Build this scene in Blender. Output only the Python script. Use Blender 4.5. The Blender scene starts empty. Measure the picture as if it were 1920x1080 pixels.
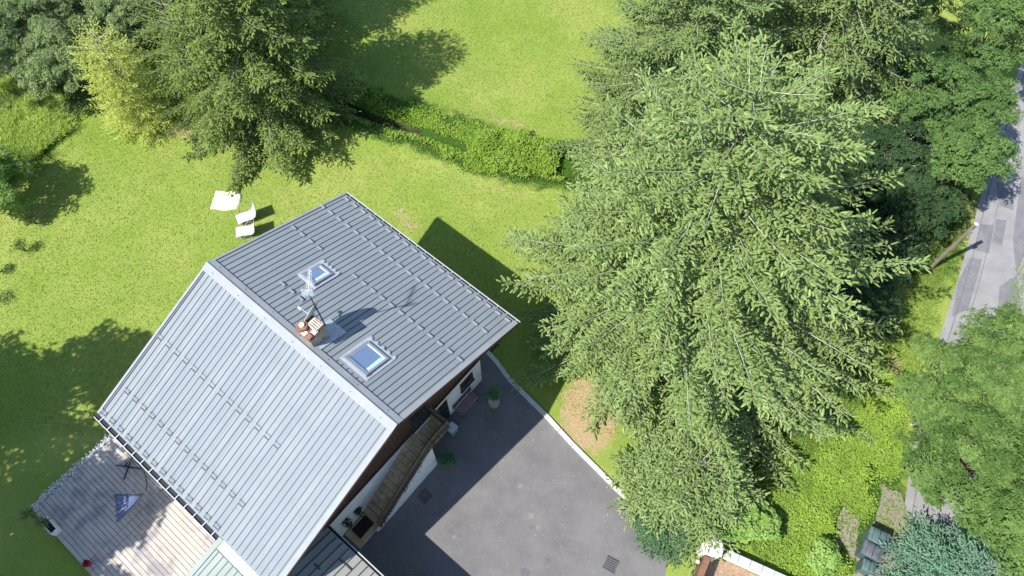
import bpy, math, random
import numpy as np
from mathutils import Vector, Matrix
R_=math.radians
sc=bpy.context.scene; C=sc.collection
# ------------------------------------------------------------------ camera, sky, sun, exposure
CAMY,CAMH=-.368,32.716; TH=R_(27.4402); ROLL=R_(0.2871)
cd=bpy.data.cameras.new('camera'); cam=bpy.data.objects.new('camera',cd); C.objects.link(cam)
cd.sensor_width=36; cd.lens=1383.27/1920*36; cd.clip_start=.1; cd.clip_end=2000
F=Vector((0,math.sin(TH),-math.cos(TH))); U0=Vector((0,math.cos(TH),math.sin(TH))); R0=Vector((1,0,0))
RR=R0*math.cos(ROLL)+U0*math.sin(ROLL); UU=U0*math.cos(ROLL)-R0*math.sin(ROLL)
m=Matrix((RR,UU,-F)).transposed().to_4x4(); m.translation=Vector((0,CAMY,CAMH)); cam.matrix_world=m
sc.camera=cam
SUN_AZ=R_(27.55)   # direction the shadows run, from +x towards +y
SUN_EL=R_(50.66)
tos=Vector((-math.cos(SUN_AZ)*math.cos(SUN_EL),-math.sin(SUN_AZ)*math.cos(SUN_EL),math.sin(SUN_EL)))
w=bpy.data.worlds.new('World'); sc.world=w; w.use_nodes=True
nt=w.node_tree; bg=nt.nodes['Background']
sky=nt.nodes.new('ShaderNodeTexSky'); sky.sky_type='NISHITA'; sky.sun_disc=False
sky.sun_elevation=SUN_EL; sky.sun_rotation=math.atan2(tos.x,tos.y); sky.altitude=900
nt.links.new(sky.outputs[0],bg.inputs[0]); bg.inputs[1].default_value=.135
sd=bpy.data.lights.new('sun','SUN'); sd.energy=4.6; sd.angle=R_(.5); sd.color=(1,.955,.89)
so=bpy.data.objects.new('sun',sd); C.objects.link(so); so.rotation_euler=tos.to_track_quat('Z','Y').to_euler()
so.location=(-40,-30,60)
sc.view_settings.view_transform='Standard'; sc.view_settings.look='None'
sc.view_settings.exposure=.84; sc.view_settings.gamma=1
rng=np.random.default_rng(7); random.seed(7)

# ------------------------------------------------------------------ materials
def mat(name,base,rough=.7,metal=0,spec=.3,noise=None,bump=None,var=None):
    """noise=(scale,amount[,color2]) mottles the colour; bump=(scale,strength,dist)"""
    M=bpy.data.materials.new(name); M.use_nodes=True; t=M.node_tree; n=t.nodes; l=t.links
    p=n['Principled BSDF']; p.inputs['Roughness'].default_value=rough; p.inputs['Metallic'].default_value=metal
    p.inputs['Specular IOR Level'].default_value=spec
    p.inputs['Base Color'].default_value=(*base,1)
    tc=n.new('ShaderNodeTexCoord')
    if noise:
        nz=n.new('ShaderNodeTexNoise'); nz.inputs['Scale'].default_value=noise[0]; nz.inputs['Detail'].default_value=6
        nz.inputs['Roughness'].default_value=.65
        l.new(tc.outputs['Object'],nz.inputs['Vector'])
        r=n.new('ShaderNodeMapRange'); r.inputs[1].default_value=.32; r.inputs[2].default_value=.68
        l.new(nz.outputs['Fac'],r.inputs[0])
        mx=n.new('ShaderNodeMix'); mx.data_type='RGBA'
        c2=noise[2] if len(noise)>2 else tuple(c*(1-noise[1]) for c in base)
        c1=base if len(noise)>2 else tuple(min(1,c*(1+noise[1]*.6)) for c in base)
        mx.inputs[6].default_value=(*c1,1); mx.inputs[7].default_value=(*c2,1)
        l.new(r.outputs[0],mx.inputs[0]); l.new(mx.outputs[2],p.inputs['Base Color'])
    if bump:
        nb=n.new('ShaderNodeTexNoise'); nb.inputs['Scale'].default_value=bump[0]; nb.inputs['Detail'].default_value=5
        l.new(tc.outputs['Object'],nb.inputs['Vector'])
        b=n.new('ShaderNodeBump'); b.inputs['Strength'].default_value=bump[1]; b.inputs['Distance'].default_value=bump[2]
        l.new(nb.outputs['Fac'],b.inputs['Height']); l.new(b.outputs[0],p.inputs['Normal'])
    return M

def leafmat(name,c1,c2,c3=None,rough=.65,trans=.3,bigscale=.35,bigamt=.35,spec=.1):
    """c1..c2 chosen per leaf by the 'tint' attribute, modulated by slow noise towards c3"""
    M=bpy.data.materials.new(name); M.use_nodes=True; t=M.node_tree; n=t.nodes; l=t.links
    p=n['Principled BSDF']; out=n['Material Output']
    a=n.new('ShaderNodeAttribute'); a.attribute_name='tint'
    mx=n.new('ShaderNodeMix'); mx.data_type='RGBA'; mx.inputs[6].default_value=(*c1,1); mx.inputs[7].default_value=(*c2,1)
    l.new(a.outputs['Fac'],mx.inputs[0])
    g=n.new('ShaderNodeNewGeometry'); nz=n.new('ShaderNodeTexNoise'); nz.inputs['Scale'].default_value=bigscale; nz.inputs['Detail'].default_value=3
    l.new(g.outputs['Position'],nz.inputs['Vector'])
    r=n.new('ShaderNodeMapRange'); r.inputs[1].default_value=.38; r.inputs[2].default_value=.65; r.inputs[4].default_value=bigamt
    l.new(nz.outputs['Fac'],r.inputs[0])
    mx2=n.new('ShaderNodeMix'); mx2.data_type='RGBA'; c3=c3 or tuple(x*.6 for x in c1); mx2.inputs[7].default_value=(*c3,1)
    l.new(mx.outputs[2],mx2.inputs[6]); l.new(r.outputs[0],mx2.inputs[0])
    l.new(mx2.outputs[2],p.inputs['Base Color']); p.inputs['Roughness'].default_value=rough; p.inputs['Specular IOR Level'].default_value=spec
    tr=n.new('ShaderNodeBsdfTranslucent'); hs=n.new('ShaderNodeMix'); hs.data_type='RGBA'; hs.blend_type='MULTIPLY'; hs.inputs[0].default_value=1
    hs.inputs[7].default_value=(1.25,1.3,.6,1); l.new(mx2.outputs[2],hs.inputs[6]); l.new(hs.outputs[2],tr.inputs[0])
    ms=n.new('ShaderNodeMixShader'); ms.inputs[0].default_value=trans
    l.new(p.outputs[0],ms.inputs[1]); l.new(tr.outputs[0],ms.inputs[2]); l.new(ms.outputs[0],out.inputs[0])
    return M

def attrmix(M,att,color,lo=.35,hi=.65,nscale=2.5,namt=.7):
    """mix a second real surface (soil, wear) into M where the vertex attribute says, with a ragged edge"""
    t=M.node_tree; n=t.nodes; l=t.links; p=n['Principled BSDF']
    src=p.inputs['Base Color'].links[0].from_socket
    a=n.new('ShaderNodeAttribute'); a.attribute_name=att
    g=n.new('ShaderNodeNewGeometry'); nz=n.new('ShaderNodeTexNoise'); nz.inputs['Scale'].default_value=nscale; nz.inputs['Detail'].default_value=8; nz.inputs['Roughness'].default_value=.7
    l.new(g.outputs['Position'],nz.inputs['Vector'])
    s=n.new('ShaderNodeMath'); s.operation='SUBTRACT'; l.new(nz.outputs['Fac'],s.inputs[0]); s.inputs[1].default_value=.5
    k=n.new('ShaderNodeMath'); k.operation='MULTIPLY_ADD'; l.new(s.outputs[0],k.inputs[0]); k.inputs[1].default_value=namt*2; l.new(a.outputs['Fac'],k.inputs[2])
    r=n.new('ShaderNodeMapRange'); r.inputs[1].default_value=lo; r.inputs[2].default_value=hi; l.new(k.outputs[0],r.inputs[0])
    # nothing where the attribute is zero
    z=n.new('ShaderNodeMath'); z.operation='MULTIPLY'; l.new(r.outputs[0],z.inputs[0])
    z2=n.new('ShaderNodeMapRange'); z2.inputs[1].default_value=.0; z2.inputs[2].default_value=.3; l.new(a.outputs['Fac'],z2.inputs[0]); l.new(z2.outputs[0],z.inputs[1])
    mx=n.new('ShaderNodeMix'); mx.data_type='RGBA'; l.new(z.outputs[0],mx.inputs[0]); l.new(src,mx.inputs[6])
    nz2=n.new('ShaderNodeTexNoise'); nz2.inputs['Scale'].default_value=9; nz2.inputs['Detail'].default_value=6; l.new(g.outputs['Position'],nz2.inputs['Vector'])
    m2=n.new('ShaderNodeMix'); m2.data_type='RGBA'; m2.inputs[6].default_value=(*[c*.6 for c in color],1); m2.inputs[7].default_value=(*[c*1.35 for c in color],1)
    l.new(nz2.outputs['Fac'],m2.inputs[0]); l.new(m2.outputs[2],mx.inputs[7]); l.new(mx.outputs[2],p.inputs['Base Color'])

def lawnmat():
    M=bpy.data.materials.new('lawn_grass'); M.use_nodes=True; t=M.node_tree; n=t.nodes; l=t.links; p=n['Principled BSDF']
    p.inputs['Roughness'].default_value=.9; p.inputs['Specular IOR Level'].default_value=.08
    g=n.new('ShaderNodeNewGeometry')
    def nz(s,d=4,r=.6):
        x=n.new('ShaderNodeTexNoise'); x.inputs['Scale'].default_value=s; x.inputs['Detail'].default_value=d; x.inputs['Roughness'].default_value=r
        l.new(g.outputs['Position'],x.inputs['Vector']); return x
    def ramp(x,lo,hi):
        r=n.new('ShaderNodeMapRange'); r.inputs[1].default_value=lo; r.inputs[2].default_value=hi; l.new(x.outputs['Fac'],r.inputs[0]); return r
    def mix(f,a,b,fa=None):
        x=n.new('ShaderNodeMix'); x.data_type='RGBA'
        if hasattr(f,'outputs'): l.new(f.outputs[0],x.inputs[0])
        for i,c in((6,a),(7,b)):
            if isinstance(c,tuple): x.inputs[i].default_value=(*c,1)
            else: l.new(c.outputs[2],x.inputs[i])
        return x
    big=ramp(nz(.16,5),.38,.62); mid=ramp(nz(1.1,5),.3,.7); fine=ramp(nz(9,3,.7),.33,.67); vf=ramp(nz(26,2,.6),.36,.64)
    ca=mix(big,(.178,.262,.044),(.268,.315,.080))
    cb=mix(mid,ca,(.15,.225,.030))
    h=n.new('ShaderNodeMath'); h.operation='MULTIPLY'; h.inputs[1].default_value=.38; l.new(mid.outputs[0],h.inputs[0])
    l.new(h.outputs[0],cb.inputs[0])
    # each tuft its own height of colour
    cc=n.new('ShaderNodeMix'); cc.data_type='RGBA'; cc.blend_type='MULTIPLY'; cc.inputs[0].default_value=1
    rr=mix(fine,(.88,.89,.84),(1.1,1.08,1.12)); rv=mix(vf,(.88,.90,.84),(1.12,1.09,1.15))
    l.new(cb.outputs[2],cc.inputs[6]); l.new(rr.outputs[2],cc.inputs[7])
    cd_=n.new('ShaderNodeMix'); cd_.data_type='RGBA'; cd_.blend_type='MULTIPLY'; cd_.inputs[0].default_value=1
    l.new(cc.outputs[2],cd_.inputs[6]); l.new(rv.outputs[2],cd_.inputs[7]); l.new(cd_.outputs[2],p.inputs['Base Color'])
    b=n.new('ShaderNodeBump'); b.inputs['Strength'].default_value=.55; b.inputs['Distance'].default_value=.06
    nb=nz(14,5,.7); l.new(nb.outputs['Fac'],b.inputs['Height']); l.new(b.outputs[0],p.inputs['Normal'])
    return M
M_lawn=lawnmat()
attrmix(M_lawn,'dry',(.36,.27,.15))
attrmix(M_lawn,'rank',(.035,.085,.012),nscale=1.5)
attrmix(M_lawn,'soil',(.04,.035,.022),nscale=3)
M_asph=mat('asphalt_drive',(.152,.146,.148),.85,spec=.25,noise=(.7,.2),bump=(60,.5,.01))
def speckle(M,scale,c,amt=.5,lo=.62,hi=.72):
    t=M.node_tree; n=t.nodes; l=t.links; p=n['Principled BSDF']; src=p.inputs['Base Color'].links[0].from_socket
    tc=n.new('ShaderNodeTexCoord'); nz=n.new('ShaderNodeTexNoise'); nz.inputs['Scale'].default_value=scale; nz.inputs['Detail'].default_value=3; nz.inputs['Roughness'].default_value=.8
    l.new(tc.outputs['Object'],nz.inputs['Vector']); r=n.new('ShaderNodeMapRange'); r.inputs[1].default_value=lo; r.inputs[2].default_value=hi; r.inputs[4].default_value=amt
    l.new(nz.outputs['Fac'],r.inputs[0]); mx=n.new('ShaderNodeMix'); mx.data_type='RGBA'; l.new(r.outputs[0],mx.inputs[0]); l.new(src,mx.inputs[6]); mx.inputs[7].default_value=(*c,1)
    l.new(mx.outputs[2],p.inputs['Base Color'])
speckle(M_asph,18,(.21,.205,.20),.7,.55,.7); speckle(M_asph,1.1,(.118,.115,.121),.6,.55,.75); speckle(M_asph,2.3,(.175,.17,.175),.35,.6,.72)
M_road=mat('road_asphalt',(.245,.242,.246),.85,spec=.2,noise=(1.1,.16),bump=(50,.4,.01)); speckle(M_road,22,(.32,.32,.32),.5,.5,.7)
M_rpatch=mat('road_patch_asphalt',(.165,.165,.178),.85,spec=.2,noise=(2,.18),bump=(50,.4,.01)); speckle(M_rpatch,25,(.3,.3,.32),.5,.5,.7)
M_wireshade=mat('wire_shadow',(.14,.14,.15),.6,noise=(3,.3))  # dark tone of the painted cable shadow lines
M_gravel=mat('gravel_track',(.25,.22,.18),.95,noise=(7,.3),bump=(30,.8,.03)); speckle(M_gravel,30,(.16,.14,.11),.6,.5,.7)
M_conc=mat('pale_concrete',(.55,.53,.51),.85,noise=(4,.25),bump=(30,.3,.01))
M_plast=mat('white_plaster',(.74,.71,.66),.9,noise=(2.2,.12),bump=(40,.3,.008))
M_brown=mat('brown_timber',(.085,.045,.028),.65,noise=(3,.35))
M_soff=mat('soffit_timber',(.06,.036,.024),.7,noise=(3,.35))
M_rail=mat('carved_railing',(.075,.052,.036),.7,noise=(8,.5,(.19,.14,.09)))
M_stone=mat('stair_stone',(.58,.47,.30),.8,noise=(2.2,.4,(.40,.29,.15)),bump=(20,.4,.01))
M_mat=mat('doormat',(.035,.018,.018),.95,noise=(20,.4))
M_glassd=mat('dark_glass',(.012,.016,.022),.08,spec=.6)
M_white=mat('white_paint',(.78,.78,.78),.5,noise=(4,.06))
M_dmetal=mat('dark_gutter',(.02,.024,.03),.5,noise=(5,.3))
M_rim=mat('gutter_rim',(.50,.51,.52),.5,metal=.2,noise=(5,.1))
M_grey=mat('frame_grey',(.30,.33,.36),.4,metal=.3,noise=(6,.1))
M_guard=mat('guard_metal',(.34,.36,.39),.6,metal=.0,noise=(5,.1))
M_lmetal=mat('pale_metal',(.60,.62,.66),.5,metal=.2,noise=(5,.1))
M_flash=mat('lead_flashing',(.40,.43,.48),.5,metal=.1,noise=(8,.22))
M_steel=mat('galvanised_steel',(.5,.5,.5),.4,metal=.6,noise=(6,.15))
M_blackm=mat('black_metal',(.02,.02,.022),.5,noise=(6,.2))
M_dish=mat('dish_metal',(.5,.52,.54),.45,metal=.2,noise=(6,.12))
def roofmat(name,c,c2,pitch,rough=.42,metal=.55,off=0.):
    M=mat(name,c,rough,metal,.5,noise=(.9,.1)); t=M.node_tree; n=t.nodes; l=t.links; p=n['Principled BSDF']
    src=p.inputs['Base Color'].links[0].from_socket
    tc=n.new('ShaderNodeTexCoord'); sx=n.new('ShaderNodeSeparateXYZ'); l.new(tc.outputs['Object'],sx.inputs[0])
    d=n.new('ShaderNodeMath'); d.operation='ADD'; d.inputs[1].default_value=-off; l.new(sx.outputs[0],d.inputs[0])
    d2=n.new('ShaderNodeMath'); d2.operation='DIVIDE'; d2.inputs[1].default_value=pitch; l.new(d.outputs[0],d2.inputs[0])
    f=n.new('ShaderNodeMath'); f.operation='FLOOR'; l.new(d2.outputs[0],f.inputs[0])
    wn=n.new('ShaderNodeTexWhiteNoise'); wn.noise_dimensions='1D'; l.new(f.outputs[0],wn.inputs['W'])
    r=n.new('ShaderNodeMapRange'); r.inputs[4].default_value=.8; l.new(wn.outputs['Value'],r.inputs[0])
    mx=n.new('ShaderNodeMix'); mx.data_type='RGBA'; l.new(r.outputs[0],mx.inputs[0]); l.new(src,mx.inputs[6]); mx.inputs[7].default_value=(*c2,1)
    # faint run-off streaks down the slope
    mp=n.new('ShaderNodeMapping'); mp.inputs['Scale'].default_value=(9,.45,.45); l.new(tc.outputs['Object'],mp.inputs[0])
    st=n.new('ShaderNodeTexNoise'); st.inputs['Scale'].default_value=1.6; st.inputs['Detail'].default_value=6; l.new(mp.outputs[0],st.inputs['Vector'])
    r2=n.new('ShaderNodeMapRange'); r2.inputs[1].default_value=.45; r2.inputs[2].default_value=.8; r2.inputs[4].default_value=.28; l.new(st.outputs['Fac'],r2.inputs[0])
    m2=n.new('ShaderNodeMix'); m2.data_type='RGBA'; l.new(r2.outputs[0],m2.inputs[0]); l.new(mx.outputs[2],m2.inputs[6]); m2.inputs[7].default_value=(*[x*.78 for x in c],1)
    l.new(m2.outputs[2],p.inputs['Base Color']); 
    rr=n.new('ShaderNodeMapRange'); rr.inputs[3].default_value=rough-.05; rr.inputs[4].default_value=rough+.1; l.new(wn.outputs['Value'],rr.inputs[0]); l.new(rr.outputs[0],p.inputs['Roughness'])
    return M
M_roof=roofmat('standing_seam_metal',(.225,.255,.275),(.195,.225,.25),.2590,rough=.8,metal=.0,off=-.58)
M_roof2=roofmat('weathered_pale_metal',(.27,.315,.29),(.23,.28,.26),.245,rough=.7,metal=.0)
M_roof3=roofmat('weathered_grey_metal',(.33,.33,.29),(.27,.28,.26),.33,rough=.75,metal=.0)
M_seam=mat('seam_joint_shade',(.055,.075,.10),.55,metal=.2,spec=.3,noise=(3,.2))  # joint tone darkened so the raised seams carry their shadow lines
M_ridge=mat('ridge_metal',(.27,.287,.305),.7,metal=.0,noise=(2,.1))
M_chim=mat('chimney_render',(.44,.40,.33),.9,noise=(5,.4,(.22,.19,.15)),bump=(20,.5,.02))
M_terra=mat('terracotta',(.24,.125,.09),.85,noise=(9,.4),bump=(15,.4,.02))
M_lime=mat('lime_crust',(.62,.57,.47),.9,noise=(9,.25),bump=(15,.5,.02))
M_deck=mat('weathered_deck_timber',(.42,.40,.37),.8,noise=(1.2,.2)); 
M_deckd=mat('deck_gap',(.05,.04,.035),.9)
def boardvar(M,pitch,axis=1,amt=.5,c=(.30,.27,.26)):
    t=M.node_tree; n=t.nodes; l=t.links; p=n['Principled BSDF']; src=p.inputs['Base Color'].links[0].from_socket
    tc=n.new('ShaderNodeTexCoord'); sx=n.new('ShaderNodeSeparateXYZ'); l.new(tc.outputs['Object'],sx.inputs[0])
    d2=n.new('ShaderNodeMath'); d2.operation='DIVIDE'; d2.inputs[1].default_value=pitch; l.new(sx.outputs[axis],d2.inputs[0])
    f=n.new('ShaderNodeMath'); f.operation='FLOOR'; l.new(d2.outputs[0],f.inputs[0])
    wn=n.new('ShaderNodeTexWhiteNoise'); wn.noise_dimensions='1D'; l.new(f.outputs[0],wn.inputs['W'])
    r=n.new('ShaderNodeMapRange'); r.inputs[4].default_value=amt; l.new(wn.outputs['Value'],r.inputs[0])
    mx=n.new('ShaderNodeMix'); mx.data_type='RGBA'; l.new(r.outputs[0],mx.inputs[0]); l.new(src,mx.inputs[6]); mx.inputs[7].default_value=(*c,1)
    mp=n.new('ShaderNodeMapping'); mp.inputs['Scale'].default_value=(1.1,16,16) if axis==1 else (16,1.1,16); l.new(tc.outputs['Object'],mp.inputs[0])
    st=n.new('ShaderNodeTexNoise'); st.inputs['Scale'].default_value=1.2; st.inputs['Detail'].default_value=7; l.new(mp.outputs[0],st.inputs['Vector'])
    r2=n.new('ShaderNodeMapRange'); r2.inputs[1].default_value=.45; r2.inputs[2].default_value=.8; r2.inputs[4].default_value=.5; l.new(st.outputs['Fac'],r2.inputs[0])
    m2=n.new('ShaderNodeMix'); m2.data_type='RGBA'; l.new(r2.outputs[0],m2.inputs[0]); l.new(mx.outputs[2],m2.inputs[6]); m2.inputs[7].default_value=(*[x*.6 for x in c],1)
    l.new(m2.outputs[2],p.inputs['Base Color'])
boardvar(M_deck,.19,1,.6,(.48,.42,.35))
# broad darker blotches and small dark flecks over the whole deck
speckle(M_deck,.55,(.24,.22,.235),.8,.5,.62); speckle(M_deck,3.2,(.22,.17,.19),.6,.6,.72)
M_bark=mat('spruce_bark',(.11,.085,.065),.95,noise=(4,.4),bump=(12,.6,.03))
M_barkp=mat('lichen_grey_twigs',(.46,.44,.39),.95,noise=(4,.35),bump=(12,.6,.03))
M_gwood=mat('gate_timber',(.24,.13,.07),.75,noise=(2.5,.4)); boardvar(M_gwood,.12,0,.6,(.16,.085,.05))
M_lime2=mat('white_render',(.74,.71,.66),.9,noise=(6,.25),bump=(20,.5,.02))
M_cap=mat('grey_slate_caps',(.42,.44,.44),.7,noise=(3,.15))
M_mulch=mat('bark_mulch',(.20,.12,.075),.95,noise=(14,.6,(.42,.30,.20)),bump=(25,.8,.03))
M_bing=mat('green_bin_plastic',(.075,.13,.125),.45,noise=(5,.2),spec=.4)
M_bind=mat('grey_bin_plastic',(.095,.105,.12),.45,noise=(5,.2),spec=.4)
M_rubber=mat('rubber',(.02,.02,.02),.8)
M_sling=mat('white_mesh_fabric',(.42,.44,.49),.7,noise=(20,.06))
M_towel=mat('pale_yellow_cloth',(.66,.64,.32),.85,noise=(1.6,.2,(.68,.68,.54)))
M_pole=mat('pole_wood',(.20,.18,.125),.9,noise=(3,.3))
M_para=mat('faded_blue_canopy',(.10,.13,.24),.8,noise=(4,.3))
M_pot=mat('wooden_barrel',(.30,.20,.11),.8,noise=(6,.4))
M_red=mat('red_glaze',(.25,.025,.035),.4,noise=(6,.3))
M_soil=mat('potting_soil',(.03,.02,.014),.95,noise=(20,.4))
M_planter=mat('white_planter',(.62,.63,.66),.6,noise=(5,.15))
M_bench=mat('bench_slats',(.30,.19,.18),.7,noise=(5,.35))
M_iron=mat('cast_iron',(.06,.065,.07),.6,noise=(8,.3))
M_cone=mat('spruce_cones',(.36,.20,.09),.8)
# ------------------------------------------------------------------ mesh helpers
class MB:
    def __init__(s): s.v=[]; s.f=[]; s.m=[]
    def add(s,vs,fs,mi=0):
        o=len(s.v); s.v+=[tuple(x) for x in vs]; s.f+=[tuple(i+o for i in f) for f in fs]; s.m+=[mi]*len(fs)
    def box(s,x0,x1,y0,y1,z0,z1,mi=0,M=None):
        vs=[Vector((x,y,z)) for z in(z0,z1) for y in(y0,y1) for x in(x0,x1)]
        if M is not None: vs=[M@v for v in vs]
        s.add(vs,[(0,2,3,1),(4,5,7,6),(0,1,5,4),(2,6,7,3),(0,4,6,2),(1,3,7,5)],mi)
    def prism(s,poly,z0,z1,mi=0,M=None):
        n=len(poly); vs=[Vector((x,y,z0)) for x,y in poly]+[Vector((x,y,z1)) for x,y in poly]
        if M is not None: vs=[M@v for v in vs]
        s.add(vs,[tuple(range(n))[::-1],tuple(range(n,2*n))]+[(i,(i+1)%n,n+(i+1)%n,n+i) for i in range(n)],mi)
    def tube(s,pts,r,n=6,mi=0,cap=True):
        pts=[Vector(p) for p in pts]; rs=r if hasattr(r,'__len__') else [r]*len(pts); o=len(s.v); k=len(pts)
        for i,p in enumerate(pts):
            t=(pts[min(i+1,k-1)]-pts[max(i-1,0)]).normalized()
            a=t.cross(Vector((0,0,1))); 
            if a.length<.05: a=t.cross(Vector((1,0,0)))
            a.normalize(); b=t.cross(a)
            for j in range(n):
                q=2*math.pi*j/n; s.v.append(tuple(p+(a*math.cos(q)+b*math.sin(q))*rs[i]))
        for i in range(k-1):
            for j in range(n):
                s.f.append((o+i*n+j,o+i*n+(j+1)%n,o+(i+1)*n+(j+1)%n,o+(i+1)*n+j)); s.m.append(mi)
        if cap:
            s.f.append(tuple(o+j for j in range(n))[::-1]); s.m.append(mi); s.f.append(tuple(o+(k-1)*n+j for j in range(n))); s.m.append(mi)
    def lathe(s,prof,n=16,c=(0,0,0),mi=0):
        o=len(s.v)
        for r,z in prof:
            for j in range(n):
                q=2*math.pi*j/n; s.v.append((c[0]+r*math.cos(q),c[1]+r*math.sin(q),c[2]+z))
        for i in range(len(prof)-1):
            for j in range(n): s.f.append((o+i*n+j,o+i*n+(j+1)%n,o+(i+1)*n+(j+1)%n,o+(i+1)*n+j)); s.m.append(mi)
        s.f.append(tuple(o+j for j in range(n))[::-1]); s.m.append(mi); s.f.append(tuple(o+(len(prof)-1)*n+j for j in range(n))); s.m.append(mi)
    def build(s,name,mats,parent=None,smooth=False,bevel=0,loc=None):
        me=bpy.data.meshes.new(name); me.from_pydata(s.v,[],s.f); mats=mats if isinstance(mats,(list,tuple)) else [mats]
        for q in mats: me.materials.append(q)
        me.polygons.foreach_set('material_index',s.m)
        if smooth: me.polygons.foreach_set('use_smooth',[True]*len(s.f))
        me.update(); o=bpy.data.objects.new(name,me); C.objects.link(o)
        if parent: o.parent=parent
        if loc: o.location=loc
        if bevel:
            b=o.modifiers.new('b','BEVEL'); b.width=bevel; b.segments=2; b.limit_method='ANGLE'
        return o
def tag(o,label=None,cat=None,group=None,kind=None):
    if label: o['label']=label
    if cat: o['category']=cat
    if group: o['group']=group
    if kind: o['kind']=kind
    return o
def thing(name,label,cat,loc=(0,0,0),rz=0,group=None):
    o=bpy.data.objects.new(name,None); C.objects.link(o); o.location=loc; o.rotation_euler=(0,0,rz); o.empty_display_size=.3
    return tag(o,label,cat,group)
def npmesh(name,verts,faces,mats,parent=None,tint=None,smooth=False,midx=None):
    """verts (N,3); faces (M,k) numpy with constant k"""
    k=faces.shape[1]; me=bpy.data.meshes.new(name); me.vertices.add(len(verts)); me.vertices.foreach_set('co',verts.astype(np.float32).ravel())
    me.loops.add(faces.size); me.loops.foreach_set('vertex_index',faces.astype(np.int32).ravel())
    me.polygons.add(len(faces)); me.polygons.foreach_set('loop_start',(np.arange(len(faces))*k).astype(np.int32))
    mats=mats if isinstance(mats,(list,tuple)) else [mats]
    for q in mats: me.materials.append(q)
    if midx is not None: me.polygons.foreach_set('material_index',midx.astype(np.int32))
    if tint is not None:
        a=me.attributes.new('tint','FLOAT','POINT'); a.data.foreach_set('value',tint.astype(np.float32))
    me.update(calc_edges=True)
    me.polygons.foreach_set('use_smooth',np.full(len(faces),bool(smooth)))
    o=bpy.data.objects.new(name,me); C.objects.link(o)
    if parent: o.parent=parent
    return o
def sheet(name,pts,z,m,thick=0):
    mb=MB()
    if thick: mb.prism(pts,z,z+thick)
    else: mb.add([(x,y,z) for x,y in pts],[tuple(range(len(pts)))])
    o=mb.build(name,m); 
    return o
def norm(a): return a/np.maximum(np.linalg.norm(a,axis=-1,keepdims=True),1e-9)
# a needle shoot / leaflet: 5 points, 4 triangles, ridged so that light models it
def shoots(P,D,L,W,Up,lift=.35):
    """P base, D unit dir, L length, W width, Up approx normal -> verts, tris"""
    D=norm(D); S=norm(np.cross(D,Up)); N=np.cross(S,D)
    L=L[:,None]; W=W[:,None]
    a=P; b=P+D*L*.45+S*W*.5; c=P+D*L; d=P+D*L*.45-S*W*.5; e=P+D*L*.42+N*W*lift
    V=np.stack([a,b,c,d,e],1).reshape(-1,3); k=len(P); i=np.arange(k)[:,None]*5
    T=np.concatenate([i+np.array([[0,1,4]]),i+np.array([[1,2,4]]),i+np.array([[2,3,4]]),i+np.array([[3,0,4]])],0)
    return V,T
def fingers(P,D,L,W,Up,lift=.4):
    D=norm(D); S=norm(np.cross(D,Up)); N=np.cross(S,D); L=L[:,None]; W=W[:,None]
    a=P; b=P+D*L*.22+S*W*.46; c=P+D*L*.82+S*W*.42; f=P+D*L; e=P+D*L*.82-S*W*.42; d=P+D*L*.22-S*W*.46; g=P+D*L*.5+N*W*lift
    V=np.stack([a,b,c,f,e,d,g],1).reshape(-1,3); i=np.arange(len(P))[:,None]*7
    T=np.concatenate([i+np.array([[x,y,6]]) for x,y in((0,1),(1,2),(2,3),(3,4),(4,5),(5,0))],0); return V,T
# ------------------------------------------------------------------ frames
YAW=R_(-39.3038); HX,HY=-11.2384,12.992; L,W,HR,HE=10.125,6.677,7.757,5.051; SL=(HR-HE)/W; RA,RB=-.84,.115
cu,su=math.cos(YAW),math.sin(YAW)
def HW(a,b): return (HX+cu*a-su*b, HY+su*a+cu*b)
def HWl(l): return [HW(a,b) for a,b in l]

# ------------------------------------------------------------------ GROUND
ditch=np.array([(-16,31.5),(-10.9,29.0),(-7.97,27.7),(-5.8,26.9),(-3.3,25.9),(-1.2,24.9),(1.1,24.3),(4,23.8)])
def polydist(X,Y,pl):
    d=np.full(X.shape,1e9)
    for (x0,y0),(x1,y1) in zip(pl[:-1],pl[1:]):
        dx,dy=x1-x0,y1-y0; t=np.clip(((X-x0)*dx+(Y-y0)*dy)/(dx*dx+dy*dy),0,1); d=np.minimum(d,np.hypot(X-x0-t*dx,Y-y0-t*dy))
    return d
def blob(X,Y,x,y,rx,ry=None,rot=0):
    ry=ry or rx; c,s=math.cos(rot),math.sin(rot); u=((X-x)*c+(Y-y)*s)/rx; v=(-(X-x)*s+(Y-y)*c)/ry
    return np.clip(1.6*(1-np.sqrt(u*u+v*v)),0,1)
gx=np.concatenate([np.linspace(-400,-46,12),np.arange(-44,44.1,.25),np.linspace(46,400,12)])
gy=np.concatenate([np.linspace(-400,-16,12),np.arange(-14,54.1,.25),np.linspace(56,500,12)])
X,Y=np.meshgrid(gx,gy); D=polydist(X,Y,ditch)
def ditch_z(D): return -.75*np.exp(-(D/.62)**2)+.10*np.exp(-((D-1.5)/.5)**2)
Zg=ditch_z(D)
def vnoise(X,Y,s,seed):
    r=np.random.default_rng(seed); g=r.random((64,64)); x=X/s; y=Y/s; xi=np.floor(x).astype(int); yi=np.floor(y).astype(int); fx=x-xi; fy=y-yi
    fx=fx*fx*(3-2*fx); fy=fy*fy*(3-2*fy); g0=g[yi%64,xi%64]; g1=g[yi%64,(xi+1)%64]; g2=g[(yi+1)%64,xi%64]; g3=g[(yi+1)%64,(xi+1)%64]
    return (g0*(1-fx)+g1*fx)*(1-fy)+(g2*(1-fx)+g3*fx)*fy
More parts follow.
